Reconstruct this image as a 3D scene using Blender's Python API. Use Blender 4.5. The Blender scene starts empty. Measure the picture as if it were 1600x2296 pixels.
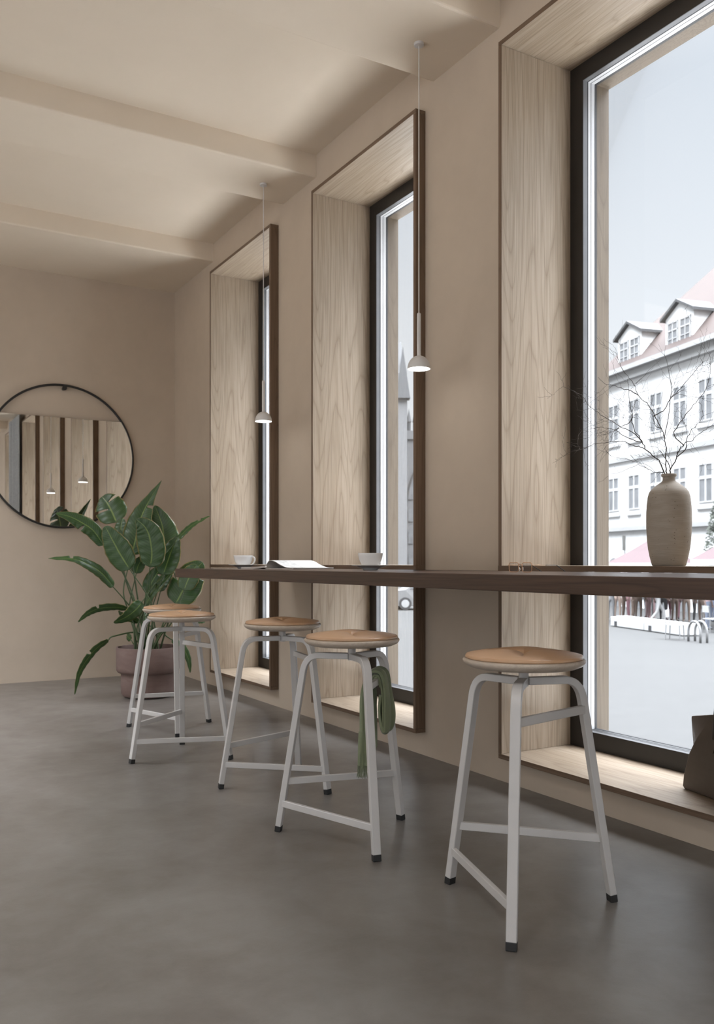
import bpy, bmesh, math, random
from mathutils import Vector, Matrix, Euler
random.seed(7)
SC = bpy.context.scene
COL = SC.collection
R = math.radians
# ------------------------------------------------------------------ camera model
FPX, CX, HY, TH, EYE = 1961.0, 800.0, 1262.0, R(30.4), 1.05
FW = Vector((math.sin(TH), math.cos(TH), 0)); RT = Vector((math.cos(TH), -math.sin(TH), 0)); UP = Vector((0, 0, 1))
EYEP = Vector((0, 0, EYE))
def ray(x, y): return FW + RT * ((x - CX) / FPX) - UP * ((y - HY) / FPX)
def at_z(x, y, z): r = ray(x, y); return EYEP + r * ((z - EYE) / r.z)
def at_d(x, y, d): return EYEP + ray(x, y) * d
def at_x(x, y, X): r = ray(x, y); return EYEP + r * (X / r.x)

# ------------------------------------------------------------------ scene tree helpers
def tag(o, label=None, cat=None, group=None, kind=None):
    if label: o['label'] = label
    if cat: o['category'] = cat
    if group: o['group'] = group
    if kind: o['kind'] = kind
    return o
def empty(name, loc=(0, 0, 0), rz=0.0, **k):
    o = bpy.data.objects.new(name, None); COL.objects.link(o)
    o.location = loc; o.rotation_euler = (0, 0, rz); o.empty_display_size = .1
    return tag(o, **k)
def obj(name, bm, mat, parent=None, smooth=False, loc=None, **k):
    me = bpy.data.meshes.new(name)
    bmesh.ops.recalc_face_normals(bm, faces=bm.faces)
    bm.to_mesh(me); bm.free()
    for m in (mat if isinstance(mat, (list, tuple)) else [mat]): me.materials.append(m)
    if smooth:
        for p in me.polygons: p.use_smooth = True
        if smooth != 'all': me.set_sharp_from_angle(angle=R(smooth if smooth is not True else 40))
    o = bpy.data.objects.new(name, me); COL.objects.link(o)
    if parent: o.parent = parent
    if loc is not None: o.location = loc
    return tag(o, **k)
def copy_tree(o, parent=None):
    c = o.copy(); COL.objects.link(c)
    if parent: c.parent = parent
    for ch in list(o.children): copy_tree(ch, c)
    return c
def bevel(o, w=.002, seg=2):
    m = o.modifiers.new('bevel', 'BEVEL'); m.width = w; m.segments = seg; m.limit_method = 'ANGLE'; m.angle_limit = R(40)
    return o

# ------------------------------------------------------------------ mesh helpers
def NB(): return bmesh.new()
def box(bm, a, b, mi=0):
    x0, y0, z0 = a; x1, y1, z1 = b
    v = [bm.verts.new(p) for p in ((x0,y0,z0),(x1,y0,z0),(x1,y1,z0),(x0,y1,z0),(x0,y0,z1),(x1,y0,z1),(x1,y1,z1),(x0,y1,z1))]
    for f in ((0,3,2,1),(4,5,6,7),(0,1,5,4),(1,2,6,5),(2,3,7,6),(3,0,4,7)):
        bm.faces.new([v[i] for i in f]).material_index = mi
def lathe(bm, prof, n=48, c=(0, 0, 0), mi=0):
    rings = []
    for r, z in prof:
        if r < 1e-6: rings.append([bm.verts.new((c[0], c[1], c[2] + z))])
        else: rings.append([bm.verts.new((c[0] + r*math.cos(2*math.pi*i/n), c[1] + r*math.sin(2*math.pi*i/n), c[2] + z)) for i in range(n)])
    for a, b in zip(rings, rings[1:]):
        for i in range(n):
            j = (i + 1) % n
            if len(a) == 1 and len(b) == 1: continue
            if len(a) == 1: f = bm.faces.new((a[0], b[i], b[j]))
            elif len(b) == 1: f = bm.faces.new((a[i], a[j], b[0]))
            else: f = bm.faces.new((a[i], a[j], b[j], b[i]))
            f.material_index = mi
def frames(pts):
    T = []
    for i in range(len(pts)):
        a = pts[max(0, i-1)]; b = pts[min(len(pts)-1, i+1)]
        t = (b - a); T.append(t.normalized() if t.length > 1e-9 else Vector((0, 0, 1)))
    return T
def tube(bm, pts, rad, n=8, mi=0, closed=False):
    pts = [Vector(p) for p in pts]
    if not isinstance(rad, (list, tuple)): rad = [rad]*len(pts)
    T = frames(pts)
    if closed:
        for i in range(len(pts)): T[i] = (pts[(i+1) % len(pts)] - pts[i-1]).normalized()
    ref = Vector((0, 0, 1)) if abs(T[0].z) < .9 else Vector((1, 0, 0))
    u = T[0].cross(ref).normalized(); rings = []
    for p, t, r in zip(pts, T, rad):
        u = (u - t*u.dot(t)).normalized(); w = t.cross(u)
        rings.append([bm.verts.new(p + (u*math.cos(2*math.pi*i/n) + w*math.sin(2*math.pi*i/n))*r) for i in range(n)])
    prs = list(zip(rings, rings[1:])) + ([(rings[-1], rings[0])] if closed else [])
    for a, b in prs:
        for i in range(n):
            bm.faces.new((a[i], a[(i+1) % n], b[(i+1) % n], b[i])).material_index = mi
    if not closed:
        bm.faces.new(rings[0][::-1]).material_index = mi; bm.faces.new(rings[-1]).material_index = mi
def sweep_rect(bm, pts, lat, w, t, mi=0):
    """rectangular bar along pts; lat = constant lateral direction (width w), t = thickness in the path's own plane"""
    pts = [Vector(p) for p in pts]; T = frames(pts); lat = Vector(lat).normalized(); rings = []
    for p, tt in zip(pts, T):
        nn = tt.cross(lat).normalized()
        rings.append([bm.verts.new(p + lat*(sx*w/2) + nn*(sy*t/2)) for sx, sy in ((1,1),(-1,1),(-1,-1),(1,-1))])
    for a, b in zip(rings, rings[1:]):
        for i in range(4): bm.faces.new((a[i], a[(i+1) % 4], b[(i+1) % 4], b[i])).material_index = mi
    bm.faces.new(rings[0][::-1]); bm.faces.new(rings[-1])
def bez(p0, p1, p2, n=8):
    p0, p1, p2 = Vector(p0), Vector(p1), Vector(p2)
    return [p0*(1-s)**2 + p1*2*s*(1-s) + p2*s*s for s in (i/n for i in range(n+1))]
def crom(pts, n=6):
    P = [Vector(p) for p in pts]; out = []
    for i in range(len(P)-1):
        a, b, c, d = P[max(0, i-1)], P[i], P[i+1], P[min(len(P)-1, i+2)]
        for k in range(n):
            s = k/n
            out.append(.5*((2*b) + (c-a)*s + (2*a-5*b+4*c-d)*s*s + (3*b-a-3*c+d)*s**3))
    out.append(P[-1]); return out
def prism(bm, poly, z0, z1, mi=0):
    a = [bm.verts.new((x, y, z0)) for x, y in poly]; b = [bm.verts.new((x, y, z1)) for x, y in poly]
    bm.faces.new(a[::-1]).material_index = mi; bm.faces.new(b).material_index = mi
    for i in range(len(poly)):
        j = (i+1) % len(poly); bm.faces.new((a[i], a[j], b[j], b[i])).material_index = mi

# ------------------------------------------------------------------ materials
def lin(c): return tuple((v/255/12.92 if v/255 <= .04045 else ((v/255+.055)/1.055)**2.4) for v in c) + (1,)
class MT:
    def __init__(s, name):
        s.m = bpy.data.materials.new(name); s.m.use_nodes = True; s.t = s.m.node_tree; s.N = s.t.nodes; s.L = s.t.links
        s.b = s.N['Principled BSDF']; s.out = s.N['Material Output']
    def n(s, typ, **k):
        o = s.N.new(typ)
        for a, v in k.items(): setattr(o, a, v)
        return o
    def link(s, a, b): s.L.new(a, b)
    def coords(s, scale=(1, 1, 1), src='Object', rot=(0, 0, 0)):
        tc = s.n('ShaderNodeTexCoord'); mp = s.n('ShaderNodeMapping'); mp.inputs['Scale'].default_value = scale; mp.inputs['Rotation'].default_value = rot
        s.link(tc.outputs[src], mp.inputs['Vector']); return mp.outputs['Vector']
    def noise(s, vec, scale, detail=3, rough=.5, dist=0):
        o = s.n('ShaderNodeTexNoise'); s.link(vec, o.inputs['Vector'])
        o.inputs['Scale'].default_value = scale; o.inputs['Detail'].default_value = detail
        o.inputs['Roughness'].default_value = rough; o.inputs['Distortion'].default_value = dist
        return o.outputs['Fac']
    def ramp(s, fac, stops):
        o = s.n('ShaderNodeValToRGB'); s.link(fac, o.inputs['Fac']); e = o.color_ramp.elements
        while len(e) < len(stops): e.new(.5)
        for el, (p, c) in zip(e, stops): el.position = p; el.color = c if len(c) == 4 else tuple(c)+(1,)
        return o.outputs['Color']
    def mix(s, fac, a, b, mode='MIX'):
        o = s.n('ShaderNodeMix', data_type='RGBA', blend_type=mode)
        for sock, v in ((o.inputs[0], fac), (o.inputs[6], a), (o.inputs[7], b)):
            if hasattr(v, 'is_linked') or hasattr(v, 'links'): s.link(v, sock)
            else: sock.default_value = (tuple(v)+(1,) if isinstance(v, tuple) and len(v) == 3 else v)
        return o.outputs[2]
    def math(s, op, a, b=0.0, c=None):
        o = s.n('ShaderNodeMath', operation=op)
        for i, v in enumerate((a, b) if c is None else (a, b, c)):
            if hasattr(v, 'links'): s.link(v, o.inputs[i])
            else: o.inputs[i].default_value = v
        return o.outputs[0]
    def bump(s, h, strength=.1, dist=.01):
        o = s.n('ShaderNodeBump'); o.inputs['Strength'].default_value = strength; o.inputs['Distance'].default_value = dist
        s.link(h, o.inputs['Height']); s.link(o.outputs['Normal'], s.b.inputs['Normal'])
    def base(s, c):
        if hasattr(c, 'links'): s.link(c, s.b.inputs['Base Color'])
        else: s.b.inputs['Base Color'].default_value = c
    def set(s, **k):
        for a, v in k.items(): s.b.inputs[a.replace('_', ' ')].default_value = v
        return s
def plain(name, c, rough=.5, metal=0.0, spec=.5, var=.06, scale=14, bump=0):
    """one colour with a slight procedural unevenness"""
    t = MT(name); v = t.coords(); f = t.noise(v, scale, 3)
    c = tuple(c[:3]) + (1,)
    lo = tuple(x*(1-var) for x in c[:3]) + (1,); hi = tuple(min(1, x*(1+var)) for x in c[:3]) + (1,)
    t.base(t.ramp(f, [(.3, lo), (.7, hi)])); t.set(Roughness=rough, Metallic=metal, Specular_IOR_Level=spec)
    if bump: t.bump(f, bump, .002)
    return t.m
def wood(name, cols, axis='Z', rough=.5, s=1.0, spec=.4, fig=1.0, bumpy=.08):
    t = MT(name)
    st = {'Z': (1, 1, .07), 'Y': (1, .07, 1), 'X': (.07, 1, 1)}[axis]
    v = t.coords(st)
    broad = t.noise(v, 7*s, 4, .55, .4)
    dist = t.noise(v, 3.2*s, 2, .5, .2)
    con = t.noise(t.coords({'Z': (1, 1, .085), 'Y': (1, .085, 1), 'X': (.085, 1, 1)}[axis]), 3.0*s, 2.5, .42, .25)
    w = t.math('PINGPONG', t.math('MULTIPLY', con, 30.0*fig), .5)
    fine = t.noise(t.coords({'Z': (1, 1, .02), 'Y': (1, .02, 1), 'X': (.02, 1, 1)}[axis]), 160*s, 3, .6)
    c0 = t.ramp(broad, [(.25, cols[0]), (.5, cols[1]), (.78, cols[2])])
    c1 = t.mix(t.math('MULTIPLY', t.ramp(w, [(.0, (.8,)*3), (.05, (.4,)*3), (.14, (.1,)*3), (.35, (0,)*3)]), .62), c0, cols[3])
    c2 = t.mix(t.math('MULTIPLY', t.ramp(fine, [(.3, (1,)*3), (.60, (0,)*3)]), .55), c1, cols[3])
    t.base(c2); t.set(Roughness=rough, Specular_IOR_Level=spec)
    t.bump(fine, bumpy, .001)
    return t.m
M = {}
OAK = [(.32, .25, .18), (.36, .288, .217), (.40, .327, .253), (.175, .124, .08)]
OAK_OUT = [(.10, .075, .052), (.118, .092, .066), (.135, .106, .078), (.06, .044, .03)]
M['oak_v'] = wood('oak_veneer_vertical', OAK, 'Z', .42)
M['oak_h'] = wood('oak_veneer_horizontal', OAK, 'Y', .42)
M['oak_out'] = wood('darkened_oak_outside', OAK_OUT, 'Z', .6)  # same oak outside, its colour darkened to hold back the strong daylight
EDGE = [(.13, .083, .052), (.165, .108, .070), (.195, .132, .088), (.085, .052, .032)]
M['edge_v'] = wood('dark_oak_vertical', EDGE, 'Z', .5)
M['edge_h'] = wood('dark_oak_horizontal', EDGE, 'Y', .5)
M['walnut'] = wood('walnut_counter', [(.050, .027, .017), (.064, .0355, .023), (.082, .047, .031), (.022, .011, .007)], 'Y', .36, spec=.28)
M['seatwood'] = wood('seat_ash_wood', [(.42, .355, .285), (.47, .40, .33), (.52, .45, .375), (.33, .27, .21)], 'X', .45, s=2.0, fig=.5)
def plaster(name, c, k=.07):
    t = MT(name); v = t.coords()
    a = t.noise(v, 1.1, 5, .6, .4); b = t.noise(v, 6, 4, .6, .2)
    f = t.math('ADD', t.math('MULTIPLY', a, .65), t.math('MULTIPLY', b, .35))
    t.base(t.ramp(f, [(.32, tuple(x*(1-k) for x in c)), (.5, c), (.7, tuple(x*(1+k) for x in c))]))
    t.set(Roughness=.85, Specular_IOR_Level=.25); t.bump(t.noise(v, 22, 5, .65), .10, .004)
    return t.m
M['wall'] = plaster('beige_clay_plaster', (.505, .425, .34))
M['ceil'] = plaster('beige_ceiling_plaster', (.70, .61, .50), .02)
def concrete():
    t = MT('polished_concrete'); v = t.coords()
    a = t.noise(v, 1.3, 6, .6, .6); b = t.noise(v, 7, 5, .62, .3); g = t.noise(v, 260, 2, .5)
    f = t.math('ADD', t.math('MULTIPLY', a, .6), t.math('MULTIPLY', b, .4))
    t.base(t.ramp(f, [(.33, (.112, .098, .085)), (.5, (.153, .139, .125)), (.68, (.196, .184, .170))]))
    rr = t.ramp(f, [(.35, (.345,)*3), (.65, (.285,)*3)]); t.link(rr, t.b.inputs['Roughness']); t.set(Specular_IOR_Level=.65)
    h = t.math('ADD', t.math('MULTIPLY', g, .6), t.math('MULTIPLY', t.noise(v, 45, 5, .65), .8)); t.bump(h, .16, .002)
    return t.m
M['floor'] = concrete()
M['white_metal'] = plain('white_powder_coat', (.50, .485, .47), .42, var=.02)
M['rubber'] = plain('black_rubber', (.012, .012, .012), .6)
M['lamp_white'] = plain('warm_grey_lacquer', (.60, .585, .57), .45, var=.015)
M['black_frame'] = plain('black_anodised_frame', (.018, .0155, .013), .45)
M['reflection_grey'] = plain('painted_reflection_grey', (.15, .152, .158), .35, metal=.3)  # grey stands in for daylight reflected on the black frame's inner side
M['white_pvc'] = plain('white_spacer', (.55, .55, .555), .4, var=.01)
M['dimmed_spacer'] = plain('spacer_dimmed_grey', (.035, .036, .038), .45)  # bottom of the spacer, colour darkened against the strong light from above
M['gasket'] = plain('dark_gasket', (.03, .03, .032), .6)
M['black_steel'] = plain('black_mirror_ring', (.012, .011, .010), .4)
M['porcelain'] = plain('white_porcelain', (.78, .77, .76), .22, var=.01)
def leather():
    t = MT('tan_leather'); v = t.coords(); a = t.noise(v, 9, 4); g = t.noise(v, 420, 3, .6)
    t.base(t.ramp(a, [(.3, (.43, .262, .148)), (.7, (.475, .295, .172))])); t.set(Roughness=.33, Specular_IOR_Level=.6); t.bump(g, .08, .002); return t.m
M['leather'] = leather()
def emit(name, c, s):
    t = MT(name); t.b.inputs['Base Color'].default_value = c; t.b.inputs['Emission Color'].default_value = c; t.b.inputs['Emission Strength'].default_value = s; return t.m
M['bulb'] = emit('lit_diffuser', (1, .97, .93, 1), 6.0)
def mirror():
    t = MT('mirror_glass'); v = t.coords(); t.base(t.ramp(t.noise(v, 2), [(.3, (.86, .87, .86)), (.7, (.88, .88, .87))])); t.set(Metallic=1, Roughness=.004); return t.m
M['mirror'] = mirror()
def glass(name, tint=(1, 1, 1), refl=.06):
    t = MT(name); tr = t.n('ShaderNodeBsdfTransparent'); gl = t.n('ShaderNodeBsdfGlossy'); mx = t.n('ShaderNodeMixShader'); lw = t.n('ShaderNodeLayerWeight')
    tr.inputs['Color'].default_value = tuple(tint)+(1,); gl.inputs['Roughness'].default_value = .002
    lw.inputs['Blend'].default_value = .25
    t.link(t.math('MULTIPLY', lw.outputs['Fresnel'], refl/.06*.22), mx.inputs[0]); t.link(tr.outputs[0], mx.inputs[1]); t.link(gl.outputs[0], mx.inputs[2]); t.link(mx.outputs[0], t.out.inputs['Surface'])
    return t.m
M['glass'] = glass('window_glass', (.985, .99, .99))
M['lens'] = glass('spectacle_lens', (.90, .89, .88), .06)

# ================================================================== ROOM SHELL
XW, XF, XO = 2.732, 2.667, 3.285          # plaster face, liner front, outer wall face
ZB, ZT, BT = .127, 3.51, .023             # liner outer bottom / top, board thickness
ZC, ZS = 3.785, 3.635                     # ceiling, beam soffit
YF, XL, YB = 8.11, -4.2, -4.6             # far wall, left wall, back wall
WIN = [(2.002, 3.227), (3.920, 5.145), (5.785, 7.005), (.14, 1.362), (-1.722, -.5)]
bm = NB(); box(bm, (XL-.2, YB-.2, -.2), (XO, YF+.25, 0)); obj('floor', bm, M['floor'], kind='structure')
# ceiling slab; unseen roof openings added to brighten the floor and far wall
bm = NB(); y = YB-.2
ADDED_SKYL = ((.20, 1.30, -1.5, -.75), (4.0, 5.05, -3.4, -1.5), (5.82, 6.99, -4.0, -.2))
for a, b, SX0, SX1 in ADDED_SKYL:
    box(bm, (XL-.2, y, ZC), (XO, a, ZC+.25)); box(bm, (XL-.2, a, ZC), (SX0, b, ZC+.25)); box(bm, (SX1, a, ZC), (XO, b, ZC+.25)); y = b
box(bm, (XL-.2, y, ZC), (XO, YF+.25, ZC+.25)); bmesh.ops.remove_doubles(bm, verts=bm.verts, dist=1e-5)
obj('ceiling', bm, M['ceil'], kind='structure')
bm = NB()
ys = sorted(WIN); y = YB-.2
for a, b in ys:
    box(bm, (XW, y, 0), (XO, a, ZC)); box(bm, (XW, a, 0), (XO, b, ZB)); box(bm, (XW, a, ZT), (XO, b, ZC)); y = b
box(bm, (XW, y, 0), (XO, YF, ZC))
bmesh.ops.remove_doubles(bm, verts=bm.verts, dist=1e-5)
obj('wall_right', bm, M['wall'], kind='structure')
bm = NB(); box(bm, (XL-.2, YF, 0), (XO, YF+.25, ZC)); obj('wall_far', bm, M['wall'], kind='structure')
# unseen left and back walls, with wide openings added to let more daylight in
bm = NB(); y = YB
for a, b in ((-3.9, -.9), (-.3, 2.7), (3.3, 6.3)):
    box(bm, (XL-.2, y, 0), (XL, a, ZC)); box(bm, (XL-.2, a, 0), (XL, b, .3)); box(bm, (XL-.2, a, 3.45), (XL, b, ZC)); y = b
box(bm, (XL-.2, y, 0), (XL, YF, ZC)); obj('wall_left', bm, M['wall'], kind='structure')
bm = NB(); x = XL-.2
for a, b in ((-3.6, -.9), (-.4, 2.1)):
    box(bm, (x, YB-.2, 0), (a, YB, ZC)); box(bm, (a, YB-.2, 0), (b, YB, .3)); box(bm, (a, YB-.2, 3.45), (b, YB, ZC)); x = b
box(bm, (x, YB-.2, 0), (XW, YB, ZC)); obj('wall_back', bm, M['wall'], kind='structure')
for i, (a, b) in enumerate(((7.089, YF), (5.194, 5.72), (3.294, 3.851), (1.40, 1.95), (-.5, .06), (-2.4, -1.85))):
    bm = NB(); box(bm, (XL, a, ZS), (XW+.02, b + (.02 if b == YF else 0), ZC+.02)); bevel(obj('trim_%d' % (i+1), bm, M['ceil'], kind='structure'), .012, 3)

# ------------------------------------------------------------------ windows
def ring(bm, x0, x1, y0, y1, z0, z1, t, mi=0):
    """rectangular ring standing in the wall plane, t wide"""
    box(bm, (x0, y0, z0), (x1, y0+t, z1), mi); box(bm, (x0, y1-t, z0), (x1, y1, z1), mi)
    box(bm, (x0, y0+t, z0), (x1, y1-t, z0+t), mi); box(bm, (x0, y0+t, z1-t), (x1, y1-t, z1), mi)
XG = 3.105
def window(i, y0, y1, z0=ZB, z1=ZT):
    r = empty('window_%d' % i, (XW, (y0+y1)/2, z0), kind='structure')
    inv = Matrix.Translation(-Vector((XW, (y0+y1)/2, z0)))
    def put(name, bm, mat, **k):
        bm.transform(inv); return obj(name, bm, mat, r, **k)
    e = .0006
    def board(a, b, mats, facefn):
        bm = NB(); box(bm, a, b)
        for f in bm.faces: f.normal_update()
        for f in bm.faces: f.material_index = facefn(f)
        return bm
    # front edges are dark end-grain, outer side of the projection too
    for ya, yb, s in ((y0, y0+BT, -1), (y1-BT, y1, 1)):
        bm = board((XF, ya, z0+BT+e), (XG+.1, yb, z1-BT-e), None, lambda f: 1 if f.calc_center_median().x < XF+.001 or (f.calc_center_median().y - (ya+yb)/2)*s > .005 else 0)
        bevel(put('side_board', bm, [M['oak_v'], M['edge_v']]), .001, 1)
    for za, zb, s, nm in ((z0, z0+BT, -1, 'sill_board'), (z1-BT, z1, 1, 'head_board')):
        bm = board((XF, y0, za), (XG+.1, y1, zb), None, lambda f: 1 if f.calc_center_median().x < XF+.001 or abs(f.normal.y) > .5 or (f.calc_center_median().z - (za+zb)/2)*s > .005 else 0)
        bevel(put(nm, bm, [M['oak_h'], M['edge_h']]), .001, 1)
    # slim ledge crossing the niche at counter height
    bm = NB(); k = .001; prism(bm, [(XF-k, y0-k), (XW-.001, y0-k), (XW-.001, y0+.002), (XG, y0+.002), (XG, y1-.002), (XW-.001, y1-.002), (XW-.001, y1+k), (XF-k, y1+k)], 1.0125, 1.037)
    for f in bm.faces: f.normal_update(); f.material_index = 0 if abs(f.normal.z) > .5 else 1
    put('ledge', bm, [M['oak_h'], M['edge_h']])
    a, b, c, d, t = y0+BT, y1-BT, z0+BT, z1-BT, .085
    bm = NB(); ring(bm, XG, XG+.004, a, b, c, d, t); ring(bm, XG+.004, 3.19, a, b, c, d, t-.012); put('frame', bm, M['black_frame'])
    bm = NB(); ring(bm, XG+.004, 3.134, a+t-.012, b-t+.012, c+t-.012, d-t+.012, .012); put('frame_inner_side', bm, M['reflection_grey'])
    bm = NB(); ring(bm, 3.134, 3.141, a+t-.012, b-t+.012, c+t-.012, d-t+.012, .0122); ring(bm, 3.158, 3.161, a+t-.012, b-t+.012, c+t-.012, d-t+.012, .0126); ring(bm, 3.184, 3.198, a+t-.012, b-t+.012, c+t-.012, d-t+.012, .0135); put('gasket', bm, M['gasket'])
    bm = NB(); p0, p1, r0, r1 = a+t-.012, b-t+.012, c+t-.012, d-t+.012
    for xa, xb in ((3.141, 3.158), (3.161, 3.184)): box(bm, (xa, p0, r0), (xb, p0+.012, r1)); box(bm, (xa, p1-.012, r0), (xb, p1, r1)); box(bm, (xa, p0+.012, r1-.012), (xb, p1-.012, r1))
    put('spacer', bm, M['white_pvc'])
    bm = NB()
    for xa, xb in ((3.141, 3.158), (3.161, 3.184)): box(bm, (xa, p0+.012, r0), (xb, p1-.012, r0+.012))
    put('dimmed_spacer', bm, M['dimmed_spacer'])
    bm = NB(); box(bm, (3.146, a+t-.004, c+t-.004), (3.150, b-t+.004, d-t+.004)); put('pane', bm, M['glass'])
    bm = NB(); q = BT+t-.004; box(bm, (3.198, y0, z0), (XO, y0+q, z1)); box(bm, (3.198, y1-q, z0), (XO, y1, z1)); box(bm, (3.198, y0+q, z1-q), (XO, y1-q, z1)); box(bm, (3.198, y0+q, z0), (XO, y1-q, z0+.05)); put('outer_reveal', bm, M['oak_out'])
    return r
for i, (a, b) in enumerate(WIN): window(i+1, a, b)

# ================================================================== COUNTER
XB0, ZBT, ZBB = 1.88, 1.012, .9555
g = .0008
bm = NB(); prism(bm, [(XB0, .2), (XF-g, .2), (XF-g, WIN[3][1]+g), (XW-g, WIN[3][1]+g), (XW-g, WIN[0][0]-g), (XF-g, WIN[0][0]-g), (XF-g, WIN[0][1]+g), (XW-g, WIN[0][1]+g), (XW-g, WIN[1][0]-g), (XF-g, WIN[1][0]-g), (XF-g, WIN[1][1]+g), (XW-g, WIN[1][1]+g), (XW-g, 5.567), (XB0, 5.567)], ZBB, ZBT)
bevel(obj('bar_counter', bm, M['walnut'], label='long dark walnut bar counter running along the windows', cat='counter'), .0025, 2)

# ================================================================== BAR STOOLS
LP = lambda r, z, a: Vector((r*math.cos(a), r*math.sin(a), z))
def leg_r(z): return .296 - (.296-.1925)*z/.635
def make_stool():
    root = empty('bar_stool')
    # wooden seat base
    bm = NB(); lathe(bm, [(0, .733), (.138, .733), (.158, .7355), (.173, .742), (.1815, .750), (.1835, .756), (.1815, .7605), (.176, .7625), (0, .7625)], 96)
    obj('seat_base', bm, M['seatwood'], root, smooth=50)
    # upholstered cushion with three creases that meet at the middle
    bm = NB(); n, m = 144, 26; Rr = .1735; prev = None; top = []
    def hz(r, a):
        q = r/Rr; h = .791 - .018*q**2.6
        d = min((abs(((a - k*2*math.pi/3 + math.pi) % (2*math.pi)) - math.pi)) for k in range(3))
        dist = r*math.sin(min(d, math.pi/2)); tp = max(0, 1 - (q/.80)**2)
        h -= .012*tp*math.exp(-dist/.034) + .006*tp*math.exp(-dist/.008)
        h += .004*math.sin(math.pi*min(1, q*1.05))*math.cos(3*(d-math.pi/3))*(.5)
        return h
    c = bm.verts.new((0, 0, hz(0, 0)))
    for i in range(1, m+1):
        q = i/m; r = Rr*(1-(1-q)**1.3)
        ring_ = [bm.verts.new((r*math.cos(2*math.pi*k/n), r*math.sin(2*math.pi*k/n), hz(r, 2*math.pi*k/n))) for k in range(n)]
        for k in range(n):
            j = (k+1) % n
            if prev: bm.faces.new((prev[k], ring_[k], ring_[j], prev[j]))
            else: bm.faces.new((c, ring_[k], ring_[j]))
        prev = ring_
    for r, z in ((.1755, .7695), (.1762, .7660), (.1750, .7632), (.170, .7627)):
        ring_ = [bm.verts.new((r*math.cos(2*math.pi*k/n), r*math.sin(2*math.pi*k/n), z)) for k in range(n)]
        for k in range(n): bm.faces.new((prev[k], ring_[k], ring_[(k+1) % n], prev[(k+1) % n]))
        prev = ring_
    bm.faces.new(prev[::-1])
    obj('seat_cushion', bm, M['leather'], root, smooth='all')
    bm = NB(); lathe(bm, [(0, .676), (.015, .676), (.015, .7325), (0, .7325)], 32); obj('post', bm, M['white_metal'], root, smooth=40)
    for k in range(3):
        a = k*2*math.pi/3; lat = Vector((-math.sin(a), math.cos(a), 0))
        pts = [LP(.012, .692, a), LP(.06, .692, a), LP(.118, .692, a)] + bez(LP(.130, .692, a), LP(.1835, .692, a), LP(leg_r(.625), .625, a), 10) + [LP(leg_r(z), z, a) for z in (.5, .3, .1, .022)]
        bm = NB(); sweep_rect(bm, pts, lat, .030, .023)
        lg = bevel(obj('leg', bm, M['white_metal'], root, smooth=35), .0022, 2)
        bm = NB(); sweep_rect(bm, [LP(leg_r(.023), .023, a), LP(leg_r(0)-.001, 0.0, a)], lat, .0305, .0235); bevel(obj('rubber_foot', bm, M['rubber'], lg), .002, 2)
    for (i, j, z) in ((0, 1, .112), (0, 2, .196), (1, 2, .600)):
        a, b = i*2*math.pi/3, j*2*math.pi/3; p, q = LP(leg_r(z), z, a), LP(leg_r(z), z, b); d = (q-p).normalized()
        out = Vector(((p+q).x, (p+q).y, 0)).normalized()
        bm = NB(); sweep_rect(bm, [p + d*.004 + out*.004, q - d*.004 + out*.004], UP, .0255, .016); bevel(obj('stretcher', bm, M['white_metal'], root), .0015, 1)
    return root
STOOLS = [
 ((1.777, 2.031), 102.5, -134, 'white three-legged bar stool with tan seat, nearest the handbag and right picture edge'),
 ((1.683, 2.908), 137.1, -113, 'white three-legged bar stool with tan leather seat and a green scarf hung over its rail'),
 ((1.802, 3.772), 168.5, -112, 'white tan-seated bar stool directly behind the scarf stool, under the white bowl cup'),
 ((1.590, 4.598), -169.6, 128, 'white tan-seated bar stool whose cushion overlaps the farthest stool in front of the plant pot'),
 ((1.794, 5.372), 138.0, -107, 'farthest white tan-seated bar stool, right in front of the purple brown plant pot'),
]
proto = make_stool()
for i, ((x, y), rz, cr, lab) in enumerate(STOOLS):
    s = proto if i == 0 else copy_tree(proto)
    s.location = (x, y, 0); s.rotation_euler = (0, 0, R(rz)); tag(s, lab, 'stool', 'bar stools along the counter')
    for ch in s.children:
        if ch.name.startswith('seat_cushion'): ch.rotation_euler = (0, 0, R(cr-rz))

# ================================================================== PENDANT LAMPS
def make_pendant():
    r = empty('pendant_lamp')
    bm = NB(); lathe(bm, [(0, 0), (.025, 0), (.025, -.011), (.0235, -.0125), (0, -.0125)], 32); obj('canopy', bm, M['lamp_white'], r, smooth=40)
    bm = NB(); tube(bm, [(0, 0, -.012), (0, 0, -1.345)], .0028, 8); obj('cord', bm, M['lamp_white'], r, smooth=60)
    bm = NB(); lathe(bm, [(0, -1.342), (.0065, -1.342), (.0095, -1.346), (.010, -1.352), (.010, -1.560), (0, -1.560)], 24); obj('stem', bm, M['lamp_white'], r, smooth=40)
    pr = [(0, -1.554)]
    for k in range(13):
        a = k/12*math.pi/2; pr.append((.057*math.sin(a) if k else .003, -1.554 - .064*(1-math.cos(a))))
    pr += [(.0572, -1.621), (.0555, -1.621)] + [(.0555*math.sin(a), -1.558-.060*(1-math.cos(a))) for a in [math.pi/2*(1-k/8) for k in range(0, 8)]] + [(0, -1.558)]
    bm = NB(); lathe(bm, pr, 48); obj('shade', bm, M['lamp_white'], r, smooth=45)
    bm = NB(); lathe(bm, [(0, -1.614), (.0555, -1.614), (.0555, -1.6195), (.05, -1.6212), (0, -1.6222)], 40); obj('diffuser', bm, M['bulb'], r, smooth=40)
    return r
P = make_pendant(); P.location = (2.468, 3.598, ZS); tag(P, 'small dome pendant lamp hanging on a cord between the two nearer windows', 'lamp', 'pendant lamps above the counter')
Q = copy_tree(P); Q.location = (2.469, 5.469, ZS); tag(Q, 'small dome pendant lamp hanging in front of the farthest window', 'lamp', 'pendant lamps above the counter')

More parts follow.
